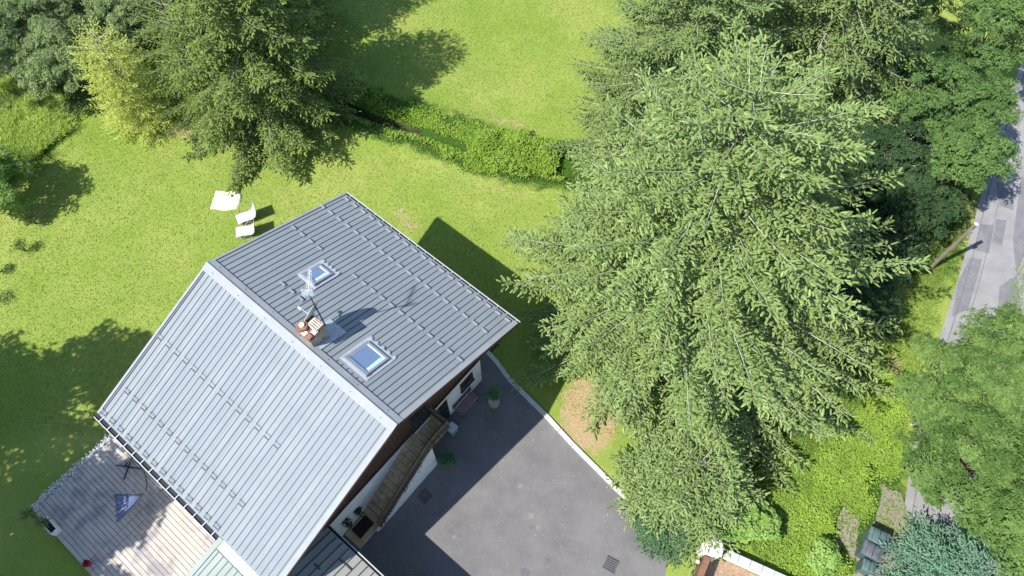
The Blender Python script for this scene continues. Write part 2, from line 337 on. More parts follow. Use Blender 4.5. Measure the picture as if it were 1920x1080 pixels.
# the lawn beyond the house rolls gently
def ground_z(X,Y):
    X=np.asarray(X,float); Y=np.asarray(Y,float)
    f=np.clip((Y-17)/6,0,1)*np.clip((16-X)/4,0,1); b=-(X-HX)*su+(Y-HY)*cu
    k=.80*np.exp(-((X+2.6)/6.5)**4-((Y-18.6)/4.6)**4)*np.clip((b-6.9)/2.2,0,1)*0
    return ditch_z(polydist(X,Y,ditch))+f*(.14*vnoise(X,Y,5,1)+.06*vnoise(X,Y,1.7,2))+k
Zg=ground_z(X,Y)
nv=len(gx)*len(gy); V=np.stack([X.ravel(),Y.ravel(),Zg.ravel()],1)
ii=np.arange(nv).reshape(len(gy),len(gx)); Fq=np.stack([ii[:-1,:-1],ii[:-1,1:],ii[1:,1:],ii[1:,:-1]],-1).reshape(-1,4)
ground=npmesh('ground',V,Fq,M_lawn,smooth=True); tag(ground,kind='structure')
dry=np.maximum.reduce([blob(X,Y,3.6,10.2,1.9,2.6),.5*blob(X,Y,-5.5,20.6,1.7,.8,-.7),.55*blob(X,Y,-18.6,26.6,2.2,1.4),.45*blob(X,Y,-.5,27.2,3.2,.7,-.35),
   .42*blob(X,Y,-.5,22.4,3.5,.6,-.2),.8*blob(X,Y,16,6.9,.55,1.3,-.5),.7*blob(X,Y,14.6,5.6,.7,1.3),.7*blob(X,Y,14.0,10.,.8,.5),.8*blob(X,Y,18.2,12.6,.5,1),.5*blob(X,Y,22.7,20.2,1.3,1.6),
   .5*blob(X,Y,-25,20.8,.6),.5*blob(X,Y,-25,18.2,.5),.75*blob(X,Y,7.5,12,4.5,5)])
rank=np.maximum.reduce([np.clip(1.5-D/1.6,0,1),.9*blob(X,Y,-27.5,26,4,5),.8*blob(X,Y,14.8,6.5,3.5,6,-.6),.9*blob(X,Y,21,24,5,10),.8*blob(X,Y,-28,40,8,12)])
aH,bH=(X-HX)*cu+(Y-HY)*su,-(X-HX)*su+(Y-HY)*cu
strip=np.clip(1.4-np.abs(bH-6.9)/1.6,0,1)*((aH>-.2)&(aH<7.8)); strip=np.maximum(strip,np.clip(1.3-D/.4,0,1)*(X<-5)*.7)
strip=np.maximum(strip,.85*np.clip(blob(X,Y,22,26,5,11),0,1))
for nme,arr in(('dry',dry),('rank',rank),('soil',strip)):
    at=ground.data.attributes.new(nme,'FLOAT','POINT'); at.data.foreach_set('value',arr.ravel().astype(np.float32))
# asphalt drive and its pale kerb
kerb=[(7.6,6.52),(8.4,6.38),(9.33,6.12),(10.4,5.98),(11.8,5.82),(13.58,5.52),(15.15,5.33),(16.36,5.17),(17.98,5.02),(19.4,4.95)]
kin=[(a,b-.1) for a,b in kerb]
drive=kin+[(20.0,3.2),(24,2.6),(26,-12),(8.45,-12),(8.45,-3.9),(8.35,5.0),(7.6,5.2)]
tag(sheet('driveway',HWl(drive),.012,M_asph),kind='structure')
kb=MB()
for i in range(len(kerb)-1):
    (a0,b0),(a1,b1)=kerb[i],kerb[i+1]; nseg=max(1,int(math.hypot(a1-a0,b1-b0)/.8))
    for j in range(nseg):
        f0,f1=j/nseg,(j+1)/nseg-.012
        p0=(a0+(a1-a0)*f0,b0+(b1-b0)*f0); p1=(a0+(a1-a0)*f1,b0+(b1-b0)*f1)
        d=Vector((p1[0]-p0[0],p1[1]-p0[1])).normalized(); nn=Vector((-d.y,d.x))*.10
        q=[(p0[0]-nn.x,p0[1]-nn.y),(p1[0]-nn.x,p1[1]-nn.y),(p1[0]+nn.x,p1[1]+nn.y),(p0[0]+nn.x,p0[1]+nn.y)]
        kb.prism(HWl(q),-.05,.11)
tag(kb.build('kerb',M_conc),kind='structure')
tag(sheet('stone_apron',HWl([(.6,5.35),(7.7,5.35),(7.7,6.5),(6.9,8.75),(5.6,8.35),(4.4,8.2),(3,8.1),(1.6,8.3),(.6,8.9)]),.0,M_gravel) if False else sheet('gravel_strip',HWl([(.7,5.4),(7.6,5.4),(7.6,6.3),(.7,6.7)]),.012,mat('dark_gravel',(.10,.09,.085),.95,noise=(6,.5),bump=(20,.6,.02))),kind='structure')
sm=MB(); 
for i,(a,b,ra) in enumerate([(11.87,-.72,.16),(12.25,-.62,.10),(15.3,.0,.24),(15.76,.98,.13)]):
    r=random.Random(i+40); q=[HW(a+ra*r.uniform(.6,1.15)*math.cos(t_*math.pi/7),b+ra*r.uniform(.6,1.15)*math.sin(t_*math.pi/7)) for t_ in range(14)]
    sm.add([(x,y,.0165) for x,y in q],[tuple(range(14))])
tag(sm.build('drive_oil_stains',mat('stained_asphalt',(.095,.092,.098),.8,noise=(7,.5,(.14,.136,.142)))),kind='structure')
sm=MB()
for i,(a,b,ra) in enumerate([(14.07,1.9,.18),(14.6,1.75,.12),(12.1,-.85,.10),(16.2,-1.0,.2),(12.9,2.6,.15)]):
    r=random.Random(i+60); q=[HW(a+ra*r.uniform(.6,1.15)*math.cos(t_*math.pi/7),b+ra*r.uniform(.6,1.15)*math.sin(t_*math.pi/7)) for t_ in range(14)]
    sm.add([(x,y,.0165) for x,y in q],[tuple(range(14))])
tag(sm.build('drive_chalky_spots',mat('chalky_asphalt',(.21,.205,.20),.85,noise=(6,.4,(.15,.147,.15)))),kind='structure')
# lane
rl=[(34,39),(30.9,33.1),(27.6,27.3),(24.75,21.7),(22.75,17.8),(20.8,14.25),(19.9,12.5),(18.75,10.1),(17.7,7.7),(16.95,5.8),(16.1,3.6),(14,-2),(10,-14)]
rr=[]
for i,p in enumerate(rl):
    a=Vector(rl[max(0,i-1)]); b=Vector(rl[min(len(rl)-1,i+1)]); d=(b-a).normalized(); wd=3.75 if i<7 else 3.9; rr.append((p[0]-d.y*wd,p[1]+d.x*wd))
roadpts=rl+rr[::-1]
tag(sheet('road',roadpts,.012,M_road),kind='structure')
pt=[[(25.44,20.84),(25.99,20.78),(25.25,19.21),(24.81,19.44)],[(24.51,20.53),(25.22,20.47),(24.44,18.73),(23.75,18.96)],[(24.42,16.84),(25.5,17.5),(24.9,14.6),(23.61,14.6)],[(23.41,18.49),(23.98,18.38),(23.08,16.67),(22.47,15.57),(21.57,15.13),(22.42,17.11)],[(21.84,14.71),(22.58,14.61),(21.88,13.16),(21.49,13.46)],[(27.6,23.6),(28.5,23.2),(26.2,18.6),(25.5,17.6),(25.9,19.5)],[(26.2,23.2),(27.0,22.9),(26.5,21.4),(25.9,21.7)]]
pm=MB()
for i,q in enumerate(pt): pm.add([(x,y,.018+.003*i) for x,y in q],[tuple(range(len(q)))])
tag(pm.build('road_patches',M_rpatch),kind='structure')
tm=MB()
for off,hw_ in((.35,.016),(.95,.012)):
    q=[]
    for i in range(len(rl)-3):
        a=Vector(rl[i]); b=Vector(rl[i+1])
        for f in(0,.25,.5,.75):
            p=a.lerp(b,f); d=(b-a).normalized(); n_=Vector((-d.y,d.x)); q.append(p+n_*(off+.03*math.sin(i*1.7+f*2)))
    vs=[]
    for i,p in enumerate(q):
        d=(q[min(i+1,len(q)-1)]-q[max(i-1,0)]).normalized(); n_=Vector((-d.y,d.x))*hw_; vs+=[(p.x-n_.x,p.y-n_.y,.045),(p.x+n_.x,p.y+n_.y,.045)]
    tm.add(vs,[(2*i,2*i+2,2*i+3,2*i+1) for i in range(len(q)-1)])
tag(tm.build('road_wire_shadows',M_wireshade),kind='structure')  # thin dark lines painted along the lane as overhead cable shadows
def ragged(pts,amp=.18,n=5,seed=0):
    r=random.Random(seed); out=[]
    for i,p in enumerate(pts):
        q=pts[(i+1)%len(pts)]
        for j in range(n):
            f=j/n; out.append((p[0]+(q[0]-p[0])*f+r.uniform(-amp,amp),p[1]+(q[1]-p[1])*f+r.uniform(-amp,amp)))
    return out
tag(sheet('gravel_track',ragged([(17.1,6.6),(16.2,7.0),(15.9,5.9),(15.4,5.2),(14.7,4.2),(14.0,2.8),(13.2,.5),(15.6,.3),(17.2,4.)],.12,4,3),.016+.012,M_gravel),kind='structure')
tag(sheet('rubble_patch',ragged([(14.45,6.0),(14.9,5.6),(14.75,4.6),(14.4,3.9),(13.9,4.3),(13.9,5.3)],.1,4,5),.009,M_gravel),kind='structure')

# ------------------------------------------------------------------ HOUSE
house=thing('house','two-storey white house under a grey standing seam metal gable roof, beside the asphalt drive','house',(HX,HY,0),YAW)
AW0,AW1,BW,BN=.05,8.41,5.27,-5.04
def zr(b,off=0): return HR-SL*abs(b-RB)+off
# plaster walls (hollow box) with upper brown timber
wl=MB(); T=.25
ZP=2.95
wl.box(AW0,AW1,BN,BN+T,-.1,zr(BN)-.26); wl.box(AW0,AW1,BW-T,BW,-.1,zr(BW)-.22)
wl.box(AW0,AW0+T,BN+T,BW-T,-.1,ZP); wl.box(AW1-T,AW1,BN+T,BW-T,-.1,ZP)
wall=wl.build('wall',M_plast,house)
cl=MB()
def gable(mb,a0,a1,zb,bw):
    pts=[(BN+.003,zb),(bw,zb),(bw,zr(bw)-.2),(RB,HR-.2),(BN+.003,zr(BN)-.2)]
    mb.add([(a0,b,z) for b,z in pts]+[(a1,b,z) for b,z in pts],[(4,3,2,1,0),(5,6,7,8,9)]+[(i,(i+1)%5,5+(i+1)%5,5+i) for i in range(5)])
gable(cl,AW1-T,AW1+.04,ZP+.004,BW-.003); gable(cl,AW0-.04,AW0+T,ZP+.004,BW-.003)
# vertical cladding boards
for a,sg in((AW1+.04,1),):
    b=BN+.1
    while b<BW-.16:
        cl.box(a,a+.018,b,b+.16,ZP+.05,min(zr(b),zr(b+.16))-.24); b+=.2
boardvar(M_brown,.2,1,.5,(.06,.03,.02))
cl.build('timber_cladding',M_brown,house)
# roof: two slabs with seams
def slope(sign):
    mb=MB(); 
    def P(a,b,off): return (RA+a,RB+sign*b,HR-SL*b+off)
    def slab(a0,a1,b0,b1,o0,o1,mi):
        vs=[P(a,b,o) for o in(o0,o1) for b in(b0,b1) for a in(a0,a1)]
        mb.add(vs,[(0,2,3,1),(4,5,7,6),(0,1,5,4),(2,6,7,3),(0,4,6,2),(1,3,7,5)],mi)
    slab(0,L,0.0,W,-.17,-.05,2); slab(0,L,0.0,W,-.045,0,0)
    p,off=(.2590,.26) if sign>0 else (.2554,.3977)
    a=off
    while a-p>.12: a-=p
    while a<L-.12:
        segs=[(.28,W-.06)]
        if sign>0:
            for (s0,s1,t0,t1) in((6.72,8.06,.44,1.93),(2.6,3.58,1.97,3.2),(5.0,5.84,.1,1.0)):
                if s0<a<s1:
                    ns=[]
                    for x0,x1 in segs:
                        if t0>x0: ns.append((x0,min(t0,x1)))
                        if t1<x1: ns.append((max(t1,x0),x1))
                    segs=[q for q in ns if q[1]-q[0]>.03]
        for x0,x1 in segs: slab(a-.009,a+.009,x0,x1,-.002,.024,1)
        a+=p
    # raised verge strips along both rakes
    for a0,a1,h in((-.01,.085,.05),(L-.19,L+.01,.03)): slab(a0,a1,.0,W,-.03,h,3)
    if sign<0:
        for a0 in (.0,): slab(.16,.185,.28,W-.06,-.002,.03,1)
    # end of slab fascia
    slab(L+.012,L+.035,0,W,-.2,.0,2); slab(-.035,-.012,0,W,-.2,.0,2)
    return mb
rf=slope(1).build('roof',[M_roof,M_seam,M_soff,M_ridge],house)
rf2=slope(-1).build('roof',[M_roof,M_seam,M_soff,M_ridge],house)
rc=MB()
for sg in(1,-1):
    vs=[(RA-.02,RB,HR+.075),(RA+L+.02,RB,HR+.075),(RA+L+.02,RB+sg*.3,HR-SL*.3+.05),(RA-.02,RB+sg*.3,HR-SL*.3+.05)]
    lo=[(x,y,z-.05) for x,y,z in vs]; rc.add(vs+lo,[(0,1,2,3),(7,6,5,4),(2,1,5,6),(3,2,6,7),(0,3,7,4)])
rc.box(RA-.02,RA+L+.02,RB,RB+.028,HR+.076,HR+.10,0)
for i in range(7):
    for sg in(1,-1): rc.lathe([(.022,-.01),(.022,.02),(.01,.03)],8,(RA+.5+i*1.5,RB+sg*.17,HR-SL*.17+.068),0)
rc.build('ridge_cap',M_ridge,house)
# snow guards
def guard_mesh():
    mb=MB(); 
    for k in(-.04,.0,.04): mb.tube([(-.13,k,.036),(-.1,k,.05),(.1,k,.05),(.13,k,.036)],.009,5,0)
    mb.box(-.135,-.115,-.06,.06,.005,.036,0); mb.box(.115,.135,-.06,.06,.005,.036,0)
    mb.box(-.12,.12,.085,.115,.001,.02,1)
    return mb
g0=None; ang=math.atan(SL)
def guard(a,b,sg,par):
    global g0
    if g0 is None: g0=guard_mesh().build('snow_guard',[M_guard,M_seam],par); g=g0
    else: g=g0.copy(); C.objects.link(g); g.parent=par
    g.location=(a,RB+sg*b,HR-SL*b+.012); g.rotation_euler=(-ang,0,0) if sg>0 else (ang,0,math.pi) 
    if sg<0: g.rotation_euler=(-ang,0,math.pi)
for k in range(19):
    guard(-.71+.519*k,5.34,1,rf); guard(-.46+.5205*k,6.45,1,rf)
    a=-.40+.5167*k
    if a<1.3 or a>3.2: guard(a,3.60,1,rf)
for a in(1.79,2.30,2.81): guard(a,1.32,1,rf)
for k in range(14): guard(-.57+.5108*k,3.10,-1,rf2); guard(-.35+.5115*k,5.34,-1,rf2); guard(-.61+.5108*k,6.47,-1,rf2)
# gutters
gr=MB(); zg=HE-.06
def gutter(mb,a0,a1,b,sg,z,w_=.15):
    mb.box(a0,a1,min(b,b+sg*w_),max(b,b+sg*w_),z-.14,z-.06,0)
    mb.box(a0,a1,min(b+sg*w_,b+sg*(w_+.03)),max(b+sg*w_,b+sg*(w_+.03)),z-.14,z+.0,1)
    a=a0+.3
    while a<a1: mb.box(a,a+.035,min(b-sg*.02,b+sg*(w_)),max(b-sg*.02,b+sg*w_),z-.012,z+.008,1); a+=.5108
gutter(gr,RA-.03,RA+L+.02,RB+W+.012,1,zg,.10); gr.build('gutter',[M_dmetal,M_rim],house)
gr=MB(); gutter(gr,RA-.03,6.33,RB-W-.012,-1,zg,.17); gr.build('gutter',[M_dmetal,M_rim],house)
# roof windows
def skylight(a0,a1,b0,b1):
    am,bm=(a0+a1)/2,(b0+b1)/2; sx,sy=(a1-a0)/2,(b1-b0)/2/math.cos(ang)
    e=bpy.data.objects.new('roof_window',None); C.objects.link(e); e.parent=house; e.location=(am,bm,zr(bm)); e.rotation_euler=(-ang,0,0)
    fl=MB(); fl.box(-sx-.14,sx+.14,-sy-.12,sy+.22,.004,.036)
    for i in range(5):   # scalloped lower apron
        x=-sx-.05+i*(2*sx+.1)/4; fl.lathe([(.085,-.0),(.08,.044),(.0,.055)],10,(x,sy+.24,0))
    fl.build('flashing',M_flash,e)
    fr=MB(); t=.085
    fr.box(-sx,sx,-sy,-sy+t,.02,.14); fr.box(-sx,sx,sy-t,sy,.02,.12); fr.box(-sx,-sx+t,-sy+t,sy-t,.02,.13); fr.box(sx-t,sx,-sy+t,sy-t,.02,.13)
    s2=.035
    fr.box(-sx+t,-sx+t+s2,-sy+t,sy-t,.05,.10,1); fr.box(sx-t-s2,sx-t,-sy+t,sy-t,.05,.10,1); fr.box(-sx+t+s2,sx-t-s2,-sy+t,-sy+t+s2,.05,.1,1); fr.box(-sx+t+s2,sx-t-s2,sy-t-s2,sy-t,.05,.1,1)
    fr.box(-sx-.02,sx+.02,-sy-.06,-sy,.03,.15)
    fr.build('frame',[M_grey,M_lmetal],e)
    gl=MB(); gl.box(-sx+t+s2,sx-t-s2,-sy+t+s2,sy-t-s2,.055,.075); gl.build('glass',M_sky,e)
    bl=MB(); bl.box(sx-t-s2-.16,sx-t-s2-.0,-sy+t+s2,sy-t-s2-.1,.076,.079)
    return e
M_sky=mat('roof_window_glass',(.40,.52,.66),.08,spec=1.0)
M_sky.node_tree.nodes['Principled BSDF'].inputs['Metallic'].default_value=.75
s1=skylight(5.99,7.12,.76,1.82); s2=skylight(1.86,2.62,2.26,3.12)
# pale patch laid on each pane, coloured as the lit plaster reveal behind
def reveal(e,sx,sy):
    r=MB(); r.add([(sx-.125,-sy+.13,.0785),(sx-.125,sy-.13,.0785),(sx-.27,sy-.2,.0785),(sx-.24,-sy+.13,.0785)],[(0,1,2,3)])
    r.build('painted_reveal',mat('lit_reveal_tint',(.42,.60,.66),.25,spec=.6) if 'lit_reveal_tint' not in bpy.data.materials else bpy.data.materials['lit_reveal_tint'],e)
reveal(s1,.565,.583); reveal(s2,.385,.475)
# chimney
CX,CY=4.25,.30
ch=MB(); ch.box(CX,CX+.66,CY,CY+.70,7.1,8.36,0); chim=ch.build('chimney',M_chim,house,bevel=.015)
ck=MB(); ck.box(CX-.07,CX+.73,CY-.07,CY+.77,8.35,8.41,0)
for i in range(9):
    r=random.Random(i); x=CX-.04+.26*(i%3); y=CY-.02+.26*(i//3); ck.box(x,x+.22,y,y+.2,8.41,8.44+r.random()*.07,i%2)
ck.build('chimney_crown',[M_terra,M_lime],chim,bevel=.012)
cf=MB()
cf.prism([(CX+.14+.22*math.cos(k*math.pi/3),CY+.2+.22*math.sin(k*math.pi/3)) for k in range(6)],8.42,8.60,0); cf.lathe([(.11,0),(.1,.09)],10,(CX+.14,CY+.2,8.595),1)
cf.box(CX+.22,CX+.66,CY+.36,CY+.74,8.42,8.57,1)
for k in range(4): cf.box(CX+.26,CX+.62,CY+.38+.09*k,CY+.42+.09*k,8.57,8.61,2)
cf.build('flue_pot',[M_terra,M_lime,M_chim],chim,bevel=.01)
cs=MB()
cs.add([(CX-.16,.16,zr(.16,.05)),(CX,.16,zr(.16,.05)),(CX,1.2,zr(1.2,.035)),(CX-.16,1.2,zr(1.2,.035))],[(0,1,2,3)])
cs.add([(CX+.66,.16,zr(.16,.05)),(CX+.90,.16,zr(.16,.05)),(CX+.90,1.6,zr(1.6,.035)),(CX+.66,1.6,zr(1.6,.035))],[(0,1,2,3)])
cs.add([(CX,CY+.7,zr(CY+.7,.05)),(CX+.66,CY+.7,zr(CY+.7,.05)),(CX+.66,1.6,zr(1.6,.035)),(CX,1.6,zr(1.6,.035))],[(0,1,2,3)])
cs.build('chimney_flashing',M_flash,chim)
# gable doors, window
dr=MB(); dr.box(AW1+.05,AW1+.09,.95,1.95,2.68,4.62,0); dr.box(AW1+.09,AW1+.11,1.02,1.88,2.8,4.55,1); dr.box(AW1+.06,AW1+.14,.98,1.92,2.655,2.71,2)
dr.build('door',[M_soff,M_glassd,M_white],house)
d2=MB(); d2.box(AW1-.02,AW1+.012,2.35,3.05,.02,2.3,0); d2.box(AW1+.012,AW1+.03,2.42,2.98,.1,2.2,1); d2.build('door',[M_soff,M_glassd],house)
wn=MB(); wn.box(AW1-.02,AW1+.006,3.95,4.66,1.42,2.2,0); win=wn.build('window',M_brown,house)
wp=MB(); wp.box(AW1+.007,AW1+.02,4.02,4.59,1.49,2.13,0); wp.build('pane',M_glassd,win)
wf=MB(); wf.box(AW1+.0,AW1+.05,3.9,3.95,1.38,2.24); wf.box(AW1+.0,AW1+.05,4.66,4.71,1.38,2.24); wf.box(AW1+.0,AW1+.1,3.86,4.75,1.32,1.38); wf.box(AW1,AW1+.05,3.95,4.66,2.2,2.24); wf.build('frame',M_brown,win)
# ledge of brown timber between storeys and the pale beam
bm=MB(); bm.box(AW1+.04,AW1+.12,BN,BW,ZP-.02,ZP+.1); bm.build('storey_band',M_brown,house)
# outside stair
st=MB(); NS=13; B0,B1=-2.5,1.0; go=(B1-B0)/NS; ri=2.65/NS
for i in range(NS):
    st.box(AW1+.002,9.36,B0+i*go-.03,B0+(i+1)*go,ri*i-.05 if i else 0,ri*(i+1),0)
st.box(AW1+.002,9.40,B1,2.1,2.45,2.655,0)
stair=st.build('staircase',M_stone,house,bevel=.008)
# flagstone joints on treads
jt=MB()
for i in range(NS+5):
    z=ri*(i+1) if i<NS else 2.655; y0=B0+i*go if i<NS else B1+(i-NS)*.22; r=random.Random(i)
    if y0>2.05: continue
    for k in range(2): x=AW1+.25+.35*k+r.uniform(-.1,.1); jt.box(x,x+.012,y0+.005,y0+min(go,.22)-.035,z+.001,z+.004)
    jt.box(AW1+.01,9.35,y0+(go-.045 if i<NS else .2),y0+(go-.03 if i<NS else .212),z+.001,z+.004)
jt.build('stone_joints',M_soff,stair)
sw=MB(); zz=lambda b: max(0.02,(b-B0)/(B1-B0)*2.65+.12)
poly=[(-2.75,-.05),(1.02,-.05),(1.02,2.62),(-2.55,.15),(-2.75,.12)]
sw.add([(9.362,b,z) for b,z in poly]+[(9.47,b,z) for b,z in poly],[(0,1,2,3,4)[::-1],(5,6,7,8,9)]+[(i,(i+1)%5,5+(i+1)%5,5+i) for i in range(5)])
sw.build('stair_wall',M_plast,stair)
rl_=MB()
def rz(b): return (b-B0)/(B1-B0)*2.65 if b<B1 else 2.655
def railseg(a0,b0,a1,b1,n):
    for hh,th in((.12,.05),(.86,.07)):
        rl_.tube([(a0,b0,rz(b0)+hh+.05),(a1,b1,rz(b1)+hh+.05)],th,4,0)
    for i in range(n+1):
        f=i/n; a=a0+(a1-a0)*f; b=b0+(b1-b0)*f; z=rz(b)
        rl_.lathe([(.02,.12),(.05,.25),(.028,.38),(.055,.52),(.028,.68),(.04,.86)],6,(a,b,z),0)
railseg(9.42,-2.45,9.42,B1,27); railseg(9.42,B1,9.42,2.08,9); railseg(9.42,2.08,AW1+.1,2.08,8)
for a,b in((9.42,-2.5),(9.42,1.0),(9.42,2.08),(AW1+.1,2.08)): rl_.box(a-.05,a+.05,b-.05,b+.05,rz(b) if b>B0 else 0,rz(b)+1.0)
rl_.build('railing',M_rail,stair)
# side wing with the pale roof, under the lower end of the main eave
wg=MB(); wg.box(6.62,8.38,-10.6,BN-.003,-.1,4.1); wg.build('wing_wall',M_plast,house)
wr=MB(); zw=lambda b: HE-.03+.18*(b+W-RB)   # falls outwards
def wslab(a0,a1,b0,b1,o0,o1,mi):
    vs=[(a,b,zw(b)+o) for o in(o0,o1) for b in(b0,b1) for a in(a0,a1)]; wr.add(vs,[(0,2,3,1),(4,5,7,6),(0,1,5,4),(2,6,7,3),(0,4,6,2),(1,3,7,5)],mi)
WE=RB-W; AE=RA+L-.02
wslab(6.40,AE,-11,WE+.02,-.1,0,0); a=6.72
while a<AE-.1: wslab(a-.012,a+.012,-11,WE-.36,.0,.03,1); a+=.2554
wslab(6.38,6.57,-11,WE,-.12,.05,0); wslab(6.57,AE,WE-.38,WE-.355,.0,.03,1)
wslab(6.57,AE,WE-.34,WE+.02,.0,.018,2)
wr.build('wing_roof',[M_roof2,mat('pale_seam',(.13,.17,.16),.6),mat('lichened_flashing',(.46,.48,.42),.8,noise=(7,.4),bump=(15,.5,.02))],house)
# ------------------------------------------------------------------ GARAGE
gar=thing('garage','low garage with weathered grey metal roof and dark gutter, at the corner of the drive','garage',(HX,HY,0),YAW)
gz0=3.0; gs=.30; zq=lambda b: gz0+gs*(-3.9-b)
gw=MB(); gw.box(8.46,15,-8.9,-4.02,-.1,2.75); gw.build('wall',M_plast,gar)
g=MB()
def gslab(a0,a1,b0,b1,o0,o1,mi):
    vs=[(a,b,zq(b)+o) for o in(o0,o1) for b in(b0,b1) for a in(a0,a1)]; g.add(vs,[(0,2,3,1),(4,5,7,6),(0,1,5,4),(2,6,7,3),(0,4,6,2),(1,3,7,5)],mi)
gslab(8.44,15.2,-9,-3.92,-.1,0,0); a=8.75
while a<15.1: gslab(a-.014,a+.014,-9,-3.95,.0,.032,1); a+=.333
r=random.Random(4)
for i in range(11): a=8.9+r.random()*5; b=-4.2-r.random()*2.4; gslab(a,a+.3,b,b+.05,.0,.045,1)
groof=g.build('roof',[M_roof3,M_seam],gar)
gg=MB(); gg.box(8.34,15.3,-3.92,-3.83,2.84,2.94,0); gg.box(8.34,15.3,-3.83,-3.795,2.84,3.0,1); gg.build('gutter',[M_dmetal,M_rim],gar)
# lichen tufts on garage roof
# ------------------------------------------------------------------ entrance slab, mat, hatch, drain
sb=MB()
for i in range(5): sb.box(8.46,9.38,-3.72+.25*i,-3.72+.25*i+.24,.0,.05)
es=sb.build('entrance_slab',M_stone,house)
dm=MB(); dm.box(8.55,9.1,-3.42,-2.6,.051,.075); o=dm.build('doormat',M_mat); o.location=(HX,HY,0); o.rotation_euler=(0,0,YAW); tag(o,'dark brown doormat at the foot of the outside stair','doormat')
hb=MB(); hb.box(-.24,.24,-.24,.24,0,.03); o=hb.build('inspection_cover',mat('rusty_steel',(.10,.085,.085),.8,noise=(5,.3)),bevel=.006); o.location=(*HW(9.99,-.37),.013); o.rotation_euler=(0,0,YAW); tag(o,'square dull metal inspection cover let into the shaded asphalt','manhole cover')
db=MB()
for i in range(6): db.box(-.26,.26,-.26+.09*i,-.215+.09*i,.0,.025)
db.box(-.28,.28,-.285,-.262,0,.028); db.box(-.28,.28,.24,.262,0,.028)
o=db.build('drain_grate',M_iron); o.location=(4.2,3.62,.0125); o.rotation_euler=(0,0,R_(-28)); tag(o,'slotted iron drain grate in the sunlit asphalt','drain')
# ------------------------------------------------------------------ bench
bn=thing('garden_bench','slatted reddish-brown bench against the white wall under the small window','bench',(*HW(8.62,3.86),.012),YAW)
mb=MB()
for i in range(5): mb.box(-.13+.1*i,-.05+.1*i,-.56,.56,.43,.455)
mb.build('seat',M_bench,bn)
mb=MB(); 
for i in range(3): mb.box(-.17,-.15,-.56,.56,.55+.12*i,.63+.12*i)
mb.box(-.18,-.14,-.6,-.56,.43,.92); mb.box(-.18,-.14,.56,.6,.43,.92); mb.build('backrest',M_iron,bn)
for y in(-.5,.46):
    for x in(-.15,.3): mb=MB(); mb.box(x,x+.04,y,y+.04,0,.43); mb.build('leg',M_iron,bn)
# hot box / small cabinet beneath the landing
cb=thing('storage_box','pale grey box half hidden under the stair landing','box',(*HW(9.0,2.55),.012),YAW)
mb=MB(); mb.box(-.18,.18,-.2,.2,0,.6); mb.build('body',M_grey,cb,bevel=.02); mb=MB(); mb.box(-.2,.2,-.22,.22,.602,.65); mb.build('lid',M_lmetal,cb,bevel=.015)
# ------------------------------------------------------------------ deck
dk=MB(); b=-11.5
while b<-5.4:
    segs=[(-2.42,1.10),(1.115,1.52),(1.535,6.58)]
    for a0,a1 in segs: dk.box(a0,a1,b,b+.172,.27,.30,0)
    b+=.19
dk.box(-2.4,6.57,-11.48,-5.35,.1,.255,1)
o=dk.build('wooden_deck',[M_deck,M_deckd]); o.location=(HX,HY,0); o.rotation_euler=(0,0,YAW); tag(o,'weathered grey timber deck along the eave side of the house','deck')
# ------------------------------------------------------------------ antenna and dish on the chimney
an=thing('tv_antenna','tall thin television aerial on a dark mast strapped to the chimney','antenna',(*HW(4.38,1.27),7.32),YAW)
mb=MB(); mb.tube([(0,0,-.06),(0,0,1.2),(0,0,2.74)],[.028,.025,.02],6); mb.build('mast',M_blackm,an)
mb=MB(); tx,ty,tz=0,0,2.66
dirv=Vector((-.687,.73,0)).normalized(); sv=Vector((-dirv.y,dirv.x,0))
p0=Vector((tx,ty,tz))-dirv*.1; mb.tube([p0,p0+dirv*1.05],.016,5)
for i in range(15):
    p=p0+dirv*(.2+i*.057); l_=.12-.003*i; mb.tube([p-sv*l_,p+sv*l_],.008,4)
mb.build('boom',M_lmetal,an)
mb=MB()
for s_ in(-1,1):
    for k in range(8): q=p0+dirv*(.02+.012*k)+Vector((0,0,s_*(.04+.035*k))); mb.tube([q-sv*.2,q+sv*.2],.006,4)
    mb.tube([p0+dirv*.02,p0+dirv*.12+Vector((0,0,s_*.3))],.010,4)
mb.build('reflector',M_lmetal,an)
di=thing('satellite_dish','round grey satellite dish beside the chimney facing the lawn','satellite dish',(*HW(4.42,1.1),7.36),YAW)
mb=MB(); mb.tube([(0,0,-.03),(0,0,1.0)],.03,8); mb.tube([(.0,0,1.0),(-.1,0,1.16)],.025,6); mb.build('mast',M_steel,di)
# dish bowl: axis points to the sun-side (world -x), slightly up
ax=Vector((-.93,-.19,.32)).normalized(); e1=ax.cross(Vector((0,0,1))).normalized(); e2=e1.cross(ax)
mb=MB(); vs=[]; fs=[]; NR,NC=6,28; c0=Vector((-.13,.0,1.17))
for side in(0,1):
    for i in range(NR+1):
        rr_=.43*i/NR
        for j in range(NC):
            q=2*math.pi*j/NC; vs.append(c0+(e1*math.cos(q)*rr_)+(e2*math.sin(q)*rr_*1.1)+ax*(.42*rr_*rr_*1.0-side*.018))
o_=(NR+1)*NC
for i in range(NR):
    for j in range(NC):
        a=i*NC+j; b_=i*NC+(j+1)%NC; fs.append((a,b_,b_+NC,a+NC)); fs.append((o_+a+NC,o_+b_+NC,o_+b_,o_+a))
for j in range(NC): a=NR*NC+j; b_=NR*NC+(j+1)%NC; fs.append((a,b_,o_+b_,o_+a))
mb.add(vs,fs); mb.build('bowl',M_dish,di,smooth=True)
mb=MB(); lp_=Vector((-.67,-.16,1.12)); mb.tube([c0-e2*.45,lp_],.018,6); mb.build('arm',M_lmetal,di)
mb=MB(); mb.tube([lp_-ax*.06,lp_+ax*.07],.045,8); mb.build('receiver',M_white,di)
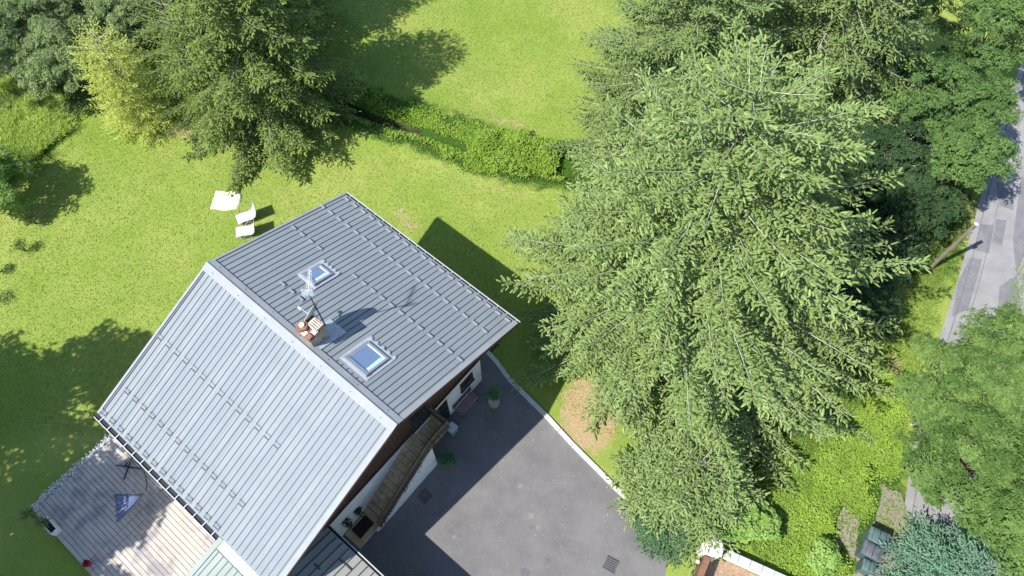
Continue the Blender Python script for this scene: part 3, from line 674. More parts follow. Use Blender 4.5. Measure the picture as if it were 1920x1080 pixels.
# ------------------------------------------------------------------ loungers and cloth
def lounger(x,y,rz,label,tilt):
    t=thing('sun_lounger',label,'sun lounger',(x,y,.02),rz,'white sun loungers on the lawn')
    Wd=.29; prof=[(-.62,.30),(-.3,.34),(.02,.30),(.18,.30),(.32,.42),(.44,.72),(.5,1.0)]
    mb=MB(); vs=[]
    for px_,pz in prof: vs+=[(px_,-Wd,pz),(px_,Wd,pz)]
    n=len(vs); vs+=[(a,b,c-.02) for a,b,c in vs]
    fs=[(2*i,2*i+2,2*i+3,2*i+1) for i in range(len(prof)-1)]; fs+=[(n+a,n+d,n+c,n+b) for a,b,c,d in fs]
    mb.add(vs,fs); mb.build('sling',M_sling,t,smooth=True)
    mb=MB()
    for s_ in(-1,1): mb.tube([(p,s_*(Wd+.015),z-.01) for p,z in prof],.014,6)
    mb.tube([(-.62,-Wd,.29),(-.62,Wd,.29)],.014,6); mb.tube([(.5,-Wd,1.0),(.5,Wd,1.0)],.014,6); mb.build('frame',M_steel,t)
    for s_ in(-1,1):
        mb=MB(); mb.tube([(-.1,s_*(Wd+.03),.32),(-.5,s_*(Wd+.03),.0),(-.78,s_*(Wd+.03),.0)],.013,6); mb.build('leg',M_steel,t)
        mb=MB(); mb.tube([(-.15,s_*(Wd+.03),.3),(.35,s_*(Wd+.03),.0),(.5,s_*(Wd+.03),.02)],.013,6); mb.build('leg',M_steel,t)
        mb=MB(); mb.tube([(.3,s_*(Wd+.05),.5),(.05,s_*(Wd+.06),.52),(-.12,s_*(Wd+.04),.32)],.012,6); mb.build('armrest',M_steel,t)
    mb=MB(); mb.tube([(-.78,-Wd-.03,.0),(-.78,Wd+.03,.0)],.013,6); mb.build('base_rail',M_steel,t)
lounger(-13.75,20.62,R_(26),'reclined white lounger nearer the pale yellow cloth, on the lawn',0)
lounger(-13.62,19.72,R_(12),'reclined white lounger nearer the house roof, on the lawn',0)
tw=[(-15.92,22.31),(-15.3,22.33),(-14.69,22.32),(-14.4,21.85),(-14.55,21.28),(-15.11,21.12),(-15.62,21.2),(-15.95,21.08)]
N=22; vs=[]; fs=[]
r=np.random.default_rng(3)
for j in range(N+1):
    for i in range(N+1):
        f,g_=i/N,j/N
        x=-15.85+1.35*f+.12*(1-g_)*(f)*0-.08*(1-g_)*(1-f)+.12*math.sin(g_*3.1)*(f>.9); y=21.18+1.12*g_-.09*math.sin(f*3.14)*(1-g_)+.02*math.sin(f*9)
        z=.14+.07*math.sin(f*3.14)*math.sin(g_*3.14)+.018*math.sin(f*11+g_*7)*math.sin(g_*9)+.012*math.sin(f*23-g_*13)
        if i in(0,N) or j in(0,N): z=.03
        vs.append((x,y,z+.04))
for j in range(N):
    for i in range(N): a=j*(N+1)+i; fs.append((a,a+1,a+N+2,a+N+1))
mb=MB(); mb.add(vs,fs); tag(mb.build('floor_cushion',M_towel,smooth=True),'pale yellow floor cushion lying flat on the grass by the loungers','cushion')
# ------------------------------------------------------------------ cantilever parasol, planters
ps=thing('cantilever_parasol','half folded faded blue parasol hanging from a curved dark mast on the deck','parasol',(HX,HY,.302),YAW)
mb=MB(); c_=(-.82,-7.76)
for k in range(4): q=math.pi/4*(2*k)+.55; mb.tube([(c_[0],c_[1],.03),(c_[0]+.55*math.cos(q),c_[1]+.55*math.sin(q),.03)],.028,5)
mb.tube([(c_[0],c_[1],.0),(c_[0],c_[1],.35)],.035,8); mb.build('base',M_blackm,ps)
mb=MB(); arc=[(-.82,-7.76,.3),(-.55,-7.55,.9),(-.1,-7.3,1.5),(.45,-7.15,1.95),(1.05,-7.2,2.1),(1.45,-7.4,2.12),(1.62,-7.62,2.02)]
mb.tube(arc,.033,8); mb.build('mast',M_blackm,ps)
mb=MB(); apx=Vector((1.62,-7.78,1.95)); NRIB=16; rim=[]
for k in range(NRIB+1):
    f=k/NRIB; a=.2+.95*f; b=-8.75-.62*f+.10*(k%2)+.12*math.sin(f*3); z=.95-.12*math.sin(f*math.pi)+.10*(k%2); rim.append(Vector((a-.25*math.sin(f*math.pi),b,z)))
lower=[Vector((p.x+.10,p.y+.05,p.z-.3)) for p in rim]
vs=[apx]+rim; mid=[apx.lerp(p,.5)+Vector((0,0,.05*(k%2)-.02)) for k,p in enumerate(rim)]
vs=[apx]+mid+rim; n=len(rim); fs=[(0,1+i,2+i) for i in range(n-1)]+[(1+i,1+n+i,2+n+i,2+i) for i in range(n-1)]
lo=[v-Vector((0,0,.22)) if i else v-Vector((0,0,.03)) for i,v in enumerate(vs)]
m0=len(vs); fs2=[tuple(m0+q for q in f[::-1]) for f in fs]
edge=[(1+n+i,m0+1+n+i,m0+2+n+i,2+n+i) for i in range(n-1)]+[(0,m0,m0+1,1),(1,m0+1,m0+1+n,1+n),(0,n,m0+n,m0),(n,2*n,m0+2*n,m0+n)]
mb.add(vs+lo,fs+fs2+edge); mb.build('canopy',M_para,ps)
mb=MB()
for k in range(0,NRIB+1,2): mb.tube([apx+Vector((0,0,.02)),rim[k]+Vector((0,0,.012)),rim[k]+(rim[k]-apx)*.06],.011,4)
mb.build('ribs',M_blackm,ps)

def leafblades(center,n,l0,l1,w_,up,seed,spread=1.0):
    r=np.random.default_rng(seed); phi=r.random(n)*2*np.pi; el=np.clip(r.normal(up,.3,n),-.2,1.4)
    D=np.stack([np.cos(phi)*np.cos(el),np.sin(phi)*np.cos(el),np.sin(el)],1); P=np.array(center)+D*.03
    return P,D,r.uniform(l0,l1,n),np.full(n,w_)
def planter_plant(name,label,cat,a,b,z,pot,leafm,seed,kind='round',h=.5,n=900,rad=.35,group=None):
    t=thing(name,label,cat,(*HW(a,b),z),YAW,group)
    r=np.random.default_rng(seed); pot(t)
    return t
Lg=lambda *a,**k: leafmat(*a,**k)
M_lf_house=Lg('potted_shrub_leaf',(.09,.20,.10),(.17,.33,.17),trans=.2)
M_lf_yucca=Lg('yucca_leaf',(.12,.17,.06),(.24,.28,.12),trans=.2)
def shrub(name,label,cat,x,y,z,h,rad,n,leafm,seed,ll=.09,lw=.05,pot=None,rz=0,group=None,stem=True,clumps=9,flat=1.0):
    t=thing(name,label,cat,(x,y,z),rz,group); r=np.random.default_rng(seed); ph=0
    if pot: ph=pot(t)
    cc=r.normal(0,1,(clumps,3)); cc=norm(cc)*r.uniform(.2,.65,(clumps,1))*rad; cc[:,2]=np.abs(cc[:,2])*flat+0
    cen=np.array([0,0,ph+h-rad*.6*flat])+cc*np.array([1,1,1]); k=r.integers(0,clumps,n); d=norm(r.normal(0,1,(n,3)))
    d[:,2]=np.where(r.random(n)<.75,np.abs(d[:,2]),d[:,2])
    P=cen[k]+d*rad*.42*r.uniform(.55,1.05,(n,1)); P[:,2]=np.maximum(P[:,2],ph+.05)
    D=norm(d+r.normal(0,.6,(n,3))); Up=norm(np.array([0,0,1.])+.5*r.normal(0,1,(n,3))+d*.5)
    V,T=shoots(P,D,r.uniform(.7,1.2,n)*ll,r.uniform(.8,1.2,n)*lw,Up,.18)
    npmesh('foliage',V,T,leafm,t,tint=np.repeat(r.random(n),5))
    if stem:
        mb=MB()
        for c in cen[:6]: mb.tube([(0,0,ph-.05),(c[0]*.4,c[1]*.4,ph+(c[2]-ph)*.5),tuple(c)],[.018*max(1,h),.013,.006],5)
        mb.build('stem',M_bark,t)
    return t
def barrel(t):
    mb=MB(); mb.lathe([(.20,0),(.245,.13),(.26,.22),(.25,.40),(.225,.40)],18); mb.build('barrel_pot',M_pot,t)
    mb=MB(); mb.lathe([(.247,.08),(.257,.08),(.262,.13),(.25,.13)],18); mb.lathe([(.262,.29),(.268,.29),(.266,.34),(.258,.34)],18); mb.lathe([(.2,.402),(.256,.404),(.256,.43),(.2,.43)],18); mb.build('hoop',mat('pale_hoop',(.42,.36,.28),.7),t)
    mb=MB(); mb.lathe([(.215,.40),(.21,.415)],16); mb.build('soil',M_soil,t); return .4
shrub('potted_shrub','green leafy shrub in a wooden barrel pot by the house corner','potted plant',*HW(9.6,4.75),.012,.95,.42,1500,M_lf_house,11,.10,.055,barrel,YAW)
def claypot(t):
    mb=MB(); mb.lathe([(.16,0),(.21,.3),(.19,.3)],16); mb.build('pot',M_terra,t); return .28
shrub('potted_shrub','bushy blue-green shrub beside the white stair wall in the shade','potted plant',*HW(9.86,1.30),.012,.75,.42,1500,M_lf_house,12,.10,.055,claypot,YAW)
def redpot(t):
    mb=MB(); mb.lathe([(.11,0),(.15,.2),(.14,.26)],14); mb.build('pot',M_red,t); return .24
shrub('potted_flower','small dark red pot with dark foliage on the edge of the deck','potted plant',*HW(1.22,-11.3),.3,.16,.16,160,Lg('red_leaf',(.16,.02,.03),(.30,.04,.05)),13,.07,.04,redpot,YAW,stem=False)
# yucca planter
t=thing('planter','white trough planter with spiky green yuccas at the deck corner','planter',(*HW(-1.2,-11.35),.302),YAW)
mb=MB(); mb.box(-.42,.42,-.16,-.12,0,.42); mb.box(-.42,.42,.12,.16,0,.42); mb.box(-.42,-.38,-.12,.12,0,.42); mb.box(.38,.42,-.12,.12,0,.42); mb.build('trough',M_planter,t,bevel=.008)
mb=MB(); mb.box(-.37,.37,-.115,.115,.3,.36); mb.build('soil',M_soil,t)
for i,(cx,cy,cz,l_) in enumerate([(-.75,-.15,.75,.5),(-.1,.0,.62,.42)]):
    P,D,Ls,Ws=leafblades((cx,cy,cz),60,l_*.7,l_,.045,.55,20+i); Vv,T=shoots(P,D,Ls,Ws,np.tile([0,0,1.],(60,1))+.01,.2)
    npmesh('yucca',Vv,T,M_lf_yucca,t,tint=np.repeat(rng.random(60),5))
    mb=MB(); mb.tube([(cx*.5,cy,.3),(cx,cy,cz)],.03,6); mb.build('stem',M_bark,t)
M_lf_dark=Lg('dark_leaf',(.03,.05,.025),(.07,.10,.045))
shrub('climbing_plant','dark climbing shrub at the corner of the deck and the pale wing roof','climbing plant',*HW(6.2,-7.0),.3,2.6,.55,420,M_lf_dark,14,.11,.06,rz=YAW,clumps=7)
for i,(a,b) in enumerate([(8.6,-3.35),(8.52,-2.75)]):
    shrub('climbing_plant',['dark leafy climber on the white wall nearer the garage gutter','dark leafy climber on the white wall nearer the foot of the stair'][i],'climbing plant',*HW(a-.02,b),.01,1.45-.2*i,.26,170,M_lf_dark,15+i,.1,.05,rz=YAW,clumps=5,group='dark climbers on the white wall')
# twining dry vine along the railing
r=np.random.default_rng(5); n=900; bb=r.uniform(-2.5,2.1,n); P=np.stack([np.full(n,9.46)+r.normal(0,.04,n),bb,np.where(bb<B1,(bb-B0)/(B1-B0)*2.65,2.65)+r.uniform(0,.75,n)**1.0],1)
Dv=norm(r.normal(0,1,(n,3))); Vv,T=shoots(P,Dv,r.uniform(.05,.1,n),r.uniform(.03,.05,n),norm(r.normal(0,1,(n,3))),.2)
o=npmesh('vine',Vv,T,Lg('dry_vine',(.09,.07,.045),(.26,.21,.14)),None,tint=np.repeat(r.random(n),5)); o.location=(HX,HY,0); o.rotation_euler=(0,0,YAW); tag(o,'dry brown vine twined along the stair railing','vine')

# ------------------------------------------------------------------ wheelie bins
def wbin(x,y,rz,w_,d_,h_,mlid,mbody,label):
    t=thing('wheelie_bin',label,'wheelie bin',(x,y,.03),rz,'wheelie bins on the gravel beside the lane')
    mb=MB(); hw,hd=w_/2,d_/2
    vs=[(-hd*.8,-hw*.82,.06),(hd*.8,-hw*.82,.06),(hd*.8,hw*.82,.06),(-hd*.8,hw*.82,.06),(-hd*.97,-hw*.96,h_-.12),(hd*.97,-hw*.96,h_-.12),(hd*.97,hw*.96,h_-.12),(-hd*.97,hw*.96,h_-.12)]
    mb.add(vs,[(3,2,1,0),(0,1,5,4),(1,2,6,5),(2,3,7,6),(3,0,4,7),(4,5,6,7)]); mb.build('body',mbody,t,bevel=.03)
    mb=MB(); mb.box(-hd*1.02,hd*1.02,-hw*1.0,hw*1.0,h_-.13,h_-.07); mb.build('rim',mbody,t,bevel=.015)
    mb=MB()   # domed lid with a centre groove and a flat step
    vs=[];  NX,NY=8,8
    for j in range(NY+1):
        for i in range(NX+1):
            f,g_=i/NX*2-1,j/NY*2-1; z=h_-.06+.07*(1-abs(f)**2.6)*(1-abs(g_)**3); k=1-.07*abs(f)**6*abs(g_)**6
            vs.append((f*hd*.98*k,g_*hw*.99*k,z))
    fs=[(j*(NX+1)+i,j*(NX+1)+i+1,(j+1)*(NX+1)+i+1,(j+1)*(NX+1)+i) for j in range(NY) for i in range(NX)]
    mb.add(vs,fs); mb.box(-hd*.99,hd*.99,-hw*.995,hw*.995,h_-.069,h_-.058); mb.box(-.012,.012,-hw*.86,hw*.86,h_-.02,h_+.012,1)
    mb.box(-hd*.66,-hd*.645,-hw*.86,hw*.86,h_-.03,h_-.0,1); mb.box(hd*.645,hd*.66,-hw*.86,hw*.86,h_-.03,h_-.0,1)
    mb.build('lid',[mlid,M_rubber],t,smooth=False)
    for s_ in(-1,1):
        mb=MB(); y0=s_*hw*.5; mb.tube([(hd*.98,y0-.085,h_-.07),(hd*.98+.12,y0-.085,h_-.05),(hd*.98+.12,y0+.085,h_-.05),(hd*.98,y0+.085,h_-.07)],.017,6); mb.build('handle',mlid,t)
        mb=MB(); mb.tube([(hd*.8,s_*hw*.7-.03,.1),(hd*.8,s_*hw*.7+.03,.1)],.1,14); mb.build('wheel',M_rubber,t)
    return t
wbin(15.17,4.60,R_(-27),.60,.80,1.08,M_bing,M_bing,'large wheelie bin with green lid, farthest up the lane of the three')
wbin(14.80,4.05,R_(-30),.60,.80,1.08,M_bind,M_bing,'large wheelie bin with dark grey lid, between the two green ones')
wbin(14.58,3.48,R_(-24),.47,.52,.95,M_bing,M_bing,'small green wheelie bin at the end of the row')

# ------------------------------------------------------------------ gate pillar, gate, wall, lamp
pl=thing('gate_pillar','rough white rendered gate pillar under leafy shrubs','pillar',(8.2,4.05,0))
mb=MB(); pp=[(-.35,-.2),(-.02,-.27),(.28,-.3),(.4,.02),(.38,.3),(.08,.5),(-.18,.32),(-.38,.26),(-.42,.02)]
mb.prism(pp,-.05,1.22); mb.build('shaft',M_lime2,pl,bevel=.05)
mb=MB(); mb.prism([(x*1.08+.02,y*1.08) for x,y in pp[2:7]]+[(-.1,.0)],1.222,1.3); mb.build('cap',M_conc,pl,bevel=.03)
mb=MB(); mb.lathe([(.05,0),(.055,.06),(.03,.08)],10,(.12,.1,1.3)); mb.build('post_socket',M_iron,pl)
gt=thing('timber_gate','brown timber gate panel running down from the white pillar','gate',(7.97,3.74,0),R_(-118))
mb=MB()
for i in range(10): mb.box(.02+i*.13,.14+i*.13,-.13,-.1,.1,1.2); 
mb.box(0,1.4,-.1,.12,1.19,1.24); mb.box(0,1.4,-.1,-.04,.2,.3); mb.build('boards',M_gwood,gt)
mb=MB(); mb.box(-.02,.06,-.16,.16,0,1.3); mb.build('post',M_gwood,gt)
lw=thing('garden_lamp','small white globe lamp beside the gate pillar','lamp',(7.62,3.62,0))
mb=MB(); mb.tube([(0,0,0),(0,0,.9)],.02,8); mb.build('post',M_steel,lw); mb=MB(); mb.lathe([(.02,-.09),(.07,-.05),(.09,0),(.07,.06),(.02,.09)],12,(0,0,.98)); mb.build('globe',M_white,lw,smooth=True)
wq=thing('garden_wall','low wall topped with pale slate slabs below the hazel shrub','wall',(0,0,0))
p0,p1=Vector((8.95,3.98)),Vector((12.6,2.35)); d=(p1-p0).normalized(); n_=Vector((-d.y,d.x)); Ln=(p1-p0).length
mb=MB(); q=[p0-n_*.13,p1-n_*.13,p1+n_*.13,p0+n_*.13]; mb.prism([(v.x,v.y) for v in q],-.05,.56); mb.build('wall_body',M_lime2,wq)
for i in range(8):
    a=p0+d*(Ln*i/8); b_=p0+d*(Ln*(i+1)/8-.015); mb=MB(); mb.prism([(v.x,v.y) for v in(a-n_*.17,b_-n_*.17,b_+n_*.17,a+n_*.17)],.562,.61); mb.build('coping_slab',M_cap,wq,bevel=.008)
tag(sheet('mulch_bed',[(8.25,3.75),(8.9,3.83),(12.4,2.2),(12.6,-2),(7.5,-2),(7.75,2.9)],.03,M_mulch),kind='structure')

# ------------------------------------------------------------------ utility pole
po=thing('utility_pole','leaning weathered wooden pole at the edge of the lane','utility pole',(21.08,17.79,0))
tp=Vector((.12,.06,4.2)); mb=MB(); mb.tube([(0,0,-.2),tp*.5,tp],[.11,.10,.09],12); mb.build('pole',M_pole,po)
mb=MB(); mb.lathe([(.093,0),(.097,.04),(.05,.07)],10,tuple(tp-Vector((0,0,.02)))); mb.build('pole_cap',M_lmetal,po)
mb=MB(); mb.tube([tp-Vector((.1,.05,.45)),Vector((.35,1.0,2.0)),Vector((.6,2.0,.0))],.014,5); mb.build('stay_wire',M_steel,po)
mb=MB(); mb.box(-.06,.06,-.16,-.1,3.5,3.8,M=Matrix.Translation((.1,.05,0))); mb.build('bracket',M_steel,po)
# ------------------------------------------------------------------ CONIFERS
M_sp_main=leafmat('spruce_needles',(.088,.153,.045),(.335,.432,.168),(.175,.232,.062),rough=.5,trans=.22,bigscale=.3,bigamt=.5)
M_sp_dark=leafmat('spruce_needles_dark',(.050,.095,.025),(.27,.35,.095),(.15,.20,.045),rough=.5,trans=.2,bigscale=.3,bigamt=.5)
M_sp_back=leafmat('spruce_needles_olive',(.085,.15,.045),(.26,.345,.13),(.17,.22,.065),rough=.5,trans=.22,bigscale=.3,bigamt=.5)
M_sp_yel=leafmat('golden_needles',(.34,.40,.08),(.60,.65,.17),(.30,.38,.08),rough=.5,trans=.3,bigamt=.3)
M_sp_blue=leafmat('blue_spruce_needles',(.075,.17,.105),(.20,.35,.24),(.09,.18,.11),rough=.5,trans=.2)
def branch(r,p0,phi,l,droop,up,z_el,den,bl_max,sl,sw,V_,S_):
    """returns shoots (P,D) and the branch axis"""
    n=max(6,int(l/.35)); s=np.linspace(0,1,n+1)
    sway=r.normal(0,.10); ph=phi+sway*s*1.5
    dx=np.cumsum(np.concatenate([[0],np.cos(ph[:-1])]))*l/n; dy=np.cumsum(np.concatenate([[0],np.sin(ph[:-1])]))*l/n
    dz=l*(z_el*s-droop*s**1.6+up*s**3)
    A=np.stack([p0[0]+dx,p0[1]+dy,p0[2]+dz],1)
    d=.095/den; k=max(4,int(l/d)); t=np.linspace(.10,1,k)+r.normal(0,.004,k); t=np.clip(t,.04,1)
    Pb=np.stack([np.interp(t,s,A[:,i]) for i in range(3)],1)
    Tn=norm(np.stack([np.interp(np.clip(t+.03,0,1),s,A[:,i])-np.interp(np.clip(t-.03,0,1),s,A[:,i]) for i in range(3)],1))
    side=np.where(np.arange(k)%2==0,1.,-1.)
    lat=norm(np.cross(Tn,np.array([0,0,1.])))*side[:,None]
    ang=np.radians(r.normal(56,9,k)-18*t)[:,None]
    Db=norm(Tn*np.cos(ang)+lat*np.sin(ang)+np.array([0,0,1.])*r.normal(V_,.12,k)[:,None])
    bl=bl_max*np.minimum(1,(1-t)*3.2+.12)*np.minimum(1,t*2.8+.1)*r.uniform(.55,1.15,k)*(1 if l>1.2 else l/1.2)
    bl=np.maximum(bl,sl*1.1)
    m_=np.maximum(2,(bl/.075*den).astype(int)); idx=np.repeat(np.arange(k),m_)
    off=np.concatenate([np.linspace(.12,1,q) for q in m_]); nn=len(idx)
    q=off*bl[idx]; P=Pb[idx]+Db[idx]*q[:,None]; P[:,2]-=.22*q*q/np.maximum(bl[idx],.1)
    s2=np.where(r.random(nn)<.5,1.,-1.); last=off>.97
    lt=norm(np.cross(Db[idx],np.array([0,0,1.])))*s2[:,None]
    a2=np.radians(np.where(last,0,r.normal(44,10,nn)))[:,None]
    D=norm(Db[idx]*np.cos(a2)+lt*np.sin(a2)+np.stack([r.normal(0,.12,nn),r.normal(0,.12,nn),r.normal(.05,.28,nn)],1))
    Ls=sl*r.uniform(.7,1.3,nn)*np.where(last,1.25,1); 
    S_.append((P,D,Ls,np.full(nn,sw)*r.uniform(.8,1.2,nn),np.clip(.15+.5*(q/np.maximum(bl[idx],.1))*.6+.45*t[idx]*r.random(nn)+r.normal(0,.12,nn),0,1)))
    return A,s
def conifer(name,label,cat,x,y,h,R,nb,seed,mneed,z0=1.2,droop=.42,up=.22,bl=.62,sl=.19,sw=.074,den=1.,prof=.85,group=None,rz=0,keep=None,hang=-.16,el_top=.55,lean=(0,0),dead=0,cones=0,z=0,reach=None):
    t=thing(name,label,cat,(x,y,z),rz,group); r=np.random.default_rng(seed); S_=[]; tw=MB()
    tr=h*.013+.05
    tw.tube([(lean[0]*f,lean[1]*f,h*f-.2*(1-f)) for f in(0,.25,.5,.75,.97)],[tr,tr*.85,tr*.6,tr*.32,.02],10)
    ga=2.399963
    for i in range(nb):
        f=(i+.5)/nb; zz_=z0+(h-z0)*(1-(1-f)**.62)   # more branches low down
        rel=(zz_-z0)/(h-z0); l=R*(1-rel)**prof*r.uniform(.72,1.12)+.18
        phi=i*ga+r.normal(0,.18)
        if reach: l*=reach(phi,rel)
        if keep and not keep(phi,rel): continue
        dr=droop*(1-rel)**.8*r.uniform(.8,1.25); el=el_top*rel**1.2+.10*r.normal()
        c=(lean[0]*zz_/h,lean[1]*zz_/h,zz_)
        A,s=branch(r,c,phi,l,dr,up*(1-rel*.4),el,den,bl*min(1.,.35+l/R*1.1) if l>.6 else .22,sl,sw,hang,S_)
        tw.tube([(a[0],a[1],a[2]-.02) for a in A[::2]],list(np.linspace(.009+.004*l,.005,len(A[::2]))),4,mi=1,cap=False)
    for i in range(dead):
        rel=r.uniform(.0,.55); zz_=z0+(h-z0)*rel; l=R*(1-rel)**prof*r.uniform(.4,.75); phi=r.random()*6.283
        A=[(l*s_*math.cos(phi),l*s_*math.sin(phi),zz_+l*(.12*s_-.3*s_*s_)) for s_ in np.linspace(0,1,7)]
        tw.tube(A,list(np.linspace(.035,.012,7)),4,mi=1)
        for j in range(16):
            s_=r.uniform(.3,1); k=min(5,int(s_*6)); p=np.array(A[k])*(1-(s_*6-k))+np.array(A[k+1])*(s_*6-k); sd_=r.choice([-1,1]); q=phi+sd_*1.1; e=p+np.array([math.cos(q),math.sin(q),-.2])*r.uniform(.12,.4)
            tw.tube([tuple(p),tuple(e)],[.012,.006],3,mi=1)
    P,D,Ls,Ws,tn=[np.concatenate([q[i] for q in S_]) for i in range(5)]
    Up=norm(np.array([0,0,1.])+.45*r.normal(0,1,(len(P),3)))
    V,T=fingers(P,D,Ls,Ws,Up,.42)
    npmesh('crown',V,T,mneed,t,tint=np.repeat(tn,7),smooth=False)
    tw.build('trunk',[M_bark,M_barkp],t); 
    if cones:
        k=r.integers(0,len(P),cones*8); k=k[(P[k,2]>h*.35)][:cones]; c0_=None
        for q in k:
            p=P[q]
            if c0_ is None:
                mb=MB(); mb.lathe([(.008,-.16),(.026,-.11),(.028,-.05),(.012,0)],6); c0_=mb.build('cone',M_cone,t); cc_=c0_
            else: cc_=c0_.copy(); C.objects.link(cc_); cc_.parent=t
            cc_.location=(p[0],p[1],p[2]-.02)
    print(name,len(P))
    return t
ev='conifer'
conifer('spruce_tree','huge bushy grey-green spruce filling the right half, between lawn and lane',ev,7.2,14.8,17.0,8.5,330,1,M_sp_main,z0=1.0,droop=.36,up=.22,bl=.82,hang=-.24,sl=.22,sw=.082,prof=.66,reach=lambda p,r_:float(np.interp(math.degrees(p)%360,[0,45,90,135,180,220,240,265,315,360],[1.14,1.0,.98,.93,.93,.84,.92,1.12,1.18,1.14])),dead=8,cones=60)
conifer('spruce_tree','loose olive-green spruce at the upper edge, on the lawn side behind the huge one',ev,8.6,26.2,14.5,6.2,210,2,M_sp_back,z0=1.,droop=.40,bl=.85,hang=-.25,prof=.7,dead=10)
conifer('spruce_tree','hanging-branched spruce with bare brown inner twigs at the upper right',ev,15.6,28.0,15.5,6.4,180,3,M_sp_back,z0=1.6,droop=.50,bl=.85,hang=-.4,prof=.7,dead=30)
conifer('spruce_tree','dark spruce with drooping lit tips, on the lawn above the loungers',ev,-13.4,27.7,14.0,5.2,165,4,M_sp_dark,z0=.7,droop=.42,bl=.95,hang=-.35,sl=.21,sw=.08,prof=.75,dead=6)
conifer('spruce_tree','fine-twigged yellowish spruce between the golden conifer and the dark spruce',ev,-16.9,28.0,9.0,3.3,150,5,leafmat('yellow_green_needles',(.11,.17,.035),(.26,.34,.08),(.12,.18,.04),trans=.25),z0=.4,droop=.30,bl=.55,sl=.15,sw=.04,prof=.7,dead=5)
conifer('golden_conifer','bright yellow golden conifer standing on the lawn edge',ev,-20.7,27.3,6.4,2.0,190,6,M_sp_yel,z0=.1,droop=.25,bl=.45,sl=.13,sw=.04,prof=.4,den=1.2)
conifer('spruce_tree','spruce mostly beyond the upper edge of the lawn, only its lowest branches showing',ev,-14.2,33.6,12.5,4.6,150,7,M_sp_dark,z0=1,droop=.4,bl=.7,prof=.75)
conifer('blue_spruce','young blue-green spruce in front of the ash trees, lower right corner',ev,17.5,3.0,5.2,2.4,170,8,M_sp_blue,z0=.3,droop=.18,up=.12,bl=.55,sl=.17,sw=.05,prof=.7,den=1.1)
conifer('spruce_tree','low young spruce by the kerb, under the lower branches of the huge one',ev,7.4,6.9,4.6,3.1,150,9,M_sp_main,z0=.4,droop=.22,up=.16,bl=.6,prof=.55)
conifer('cypress_shrub','low feathery blue-green cypress bush touching the drive next to the gate pillar',ev,6.6,5.1,1.5,1.35,90,19,leafmat('cypress_leaf',(.07,.16,.07),(.17,.29,.14)),z0=.1,droop=.1,up=.2,bl=.4,sl=.13,sw=.045,prof=.4,den=1.3)
# ------------------------------------------------------------------ BROADLEAF TREES
def broad(name,label,cat,x,y,h,rx,rz_,nclump,nleaf,leafm,seed,ll=.11,lw=.06,cr=.55,ry=None,group=None,zc=None,hang=.0,ros=5,shape=1.0):
    t=thing(name,label,cat,(x,y,0),0,group); r=np.random.default_rng(seed); ry=ry or rx; zc=zc or h-rz_
    d=norm(r.normal(0,1,(nclump,3))); d[:,2]=np.where(r.random(nclump)<.8,np.abs(d[:,2]),d[:,2]*.6)
    d=norm(d); rad=r.uniform(.35,1.12,nclump)[:,None]**.8; cen=d*rad*np.array([rx-cr*.6,ry-cr*.6,rz_-cr*.5])+np.array([0,0,zc])
    nt_=max(1,nleaf//(nclump*ros)); k=np.repeat(np.arange(nclump),nt_); n=len(k)
    e=norm(r.normal(0,1,(n,3))); e[:,2]=np.where(r.random(n)<.85,np.abs(e[:,2])*.9,e[:,2]); crs=cr*r.uniform(.65,1.3,nclump)[k][:,None]
    # each twig tip carries a rosette of leaves
    tip=cen[k]+e*crs*r.uniform(.45,1.0,(n,1))*np.array([1.15,1.15,.75])
    tn=np.repeat(np.clip(r.normal(.5,.18,n)+r.uniform(-.32,.32,nclump)[k],0,1),ros); P=np.repeat(tip,ros,0); ax=np.repeat(norm(e+np.array([0,0,.5])+d[k]*.4),ros,0); m_=len(P)
    q=norm(np.cross(ax,r.normal(0,1,(m_,3)))); D=norm(q+ax*r.uniform(.05,.7,(m_,1))+np.array([0,0,-hang])); P=P+r.normal(0,.025,(m_,3))
    Up=norm(ax+.35*r.normal(0,1,(m_,3))+np.array([0,0,.4])); V,T=shoots(P,D,ll*r.uniform(.7,1.25,m_),lw*r.uniform(.75,1.2,m_),Up,.16)
    tn=np.clip(tn+r.normal(0,.12,m_),0,1)
    npmesh('crown',V,T,leafm,t,tint=np.repeat(tn,5))
    mb=MB(); tr=.03+h*.013; top=zc-rz_*.25; mb.tube([(0,0,-.2),(.05*r.normal(),.05*r.normal(),top*.5),(0,0,top)],[tr,tr*.8,tr*.55],9)
    for c in cen[:min(nclump,46)]:
        b0=np.array([0,0,top*r.uniform(.45,1.0)]); mid=b0*.45+c*.55+r.normal(0,.12,3); mb.tube([tuple(b0),tuple(mid),tuple(c)],[tr*.38,tr*.2,.012],5,cap=False)
        for j in range(3): e_=c+norm(r.normal(0,1,3))*cr*.8; mb.tube([tuple(c),tuple(e_)],[.012,.005],3,cap=False)
    mb.build('trunk',M_barkp if seed%2 else M_bark,t)
    return t
M_b1=leafmat('lane_tree_leaf',(.08,.15,.045),(.17,.28,.08),(.06,.12,.04),trans=.28)
M_b2=leafmat('ash_leaf',(.060,.125,.030),(.19,.285,.080),(.06,.13,.03),trans=.28,bigscale=.15,bigamt=.3)
M_b3=leafmat('grey_willow_leaf',(.14,.205,.075),(.29,.37,.165),(.11,.17,.06),trans=.25)
M_b4=leafmat('hazel_leaf',(.16,.29,.06),(.30,.44,.12),(.22,.33,.06),trans=.3)
M_b5=leafmat('shaded_understorey_leaf',(.035,.075,.03),(.075,.13,.05),trans=.22)  # leaf green darkened to carry the shade under the trees
bt='tree'
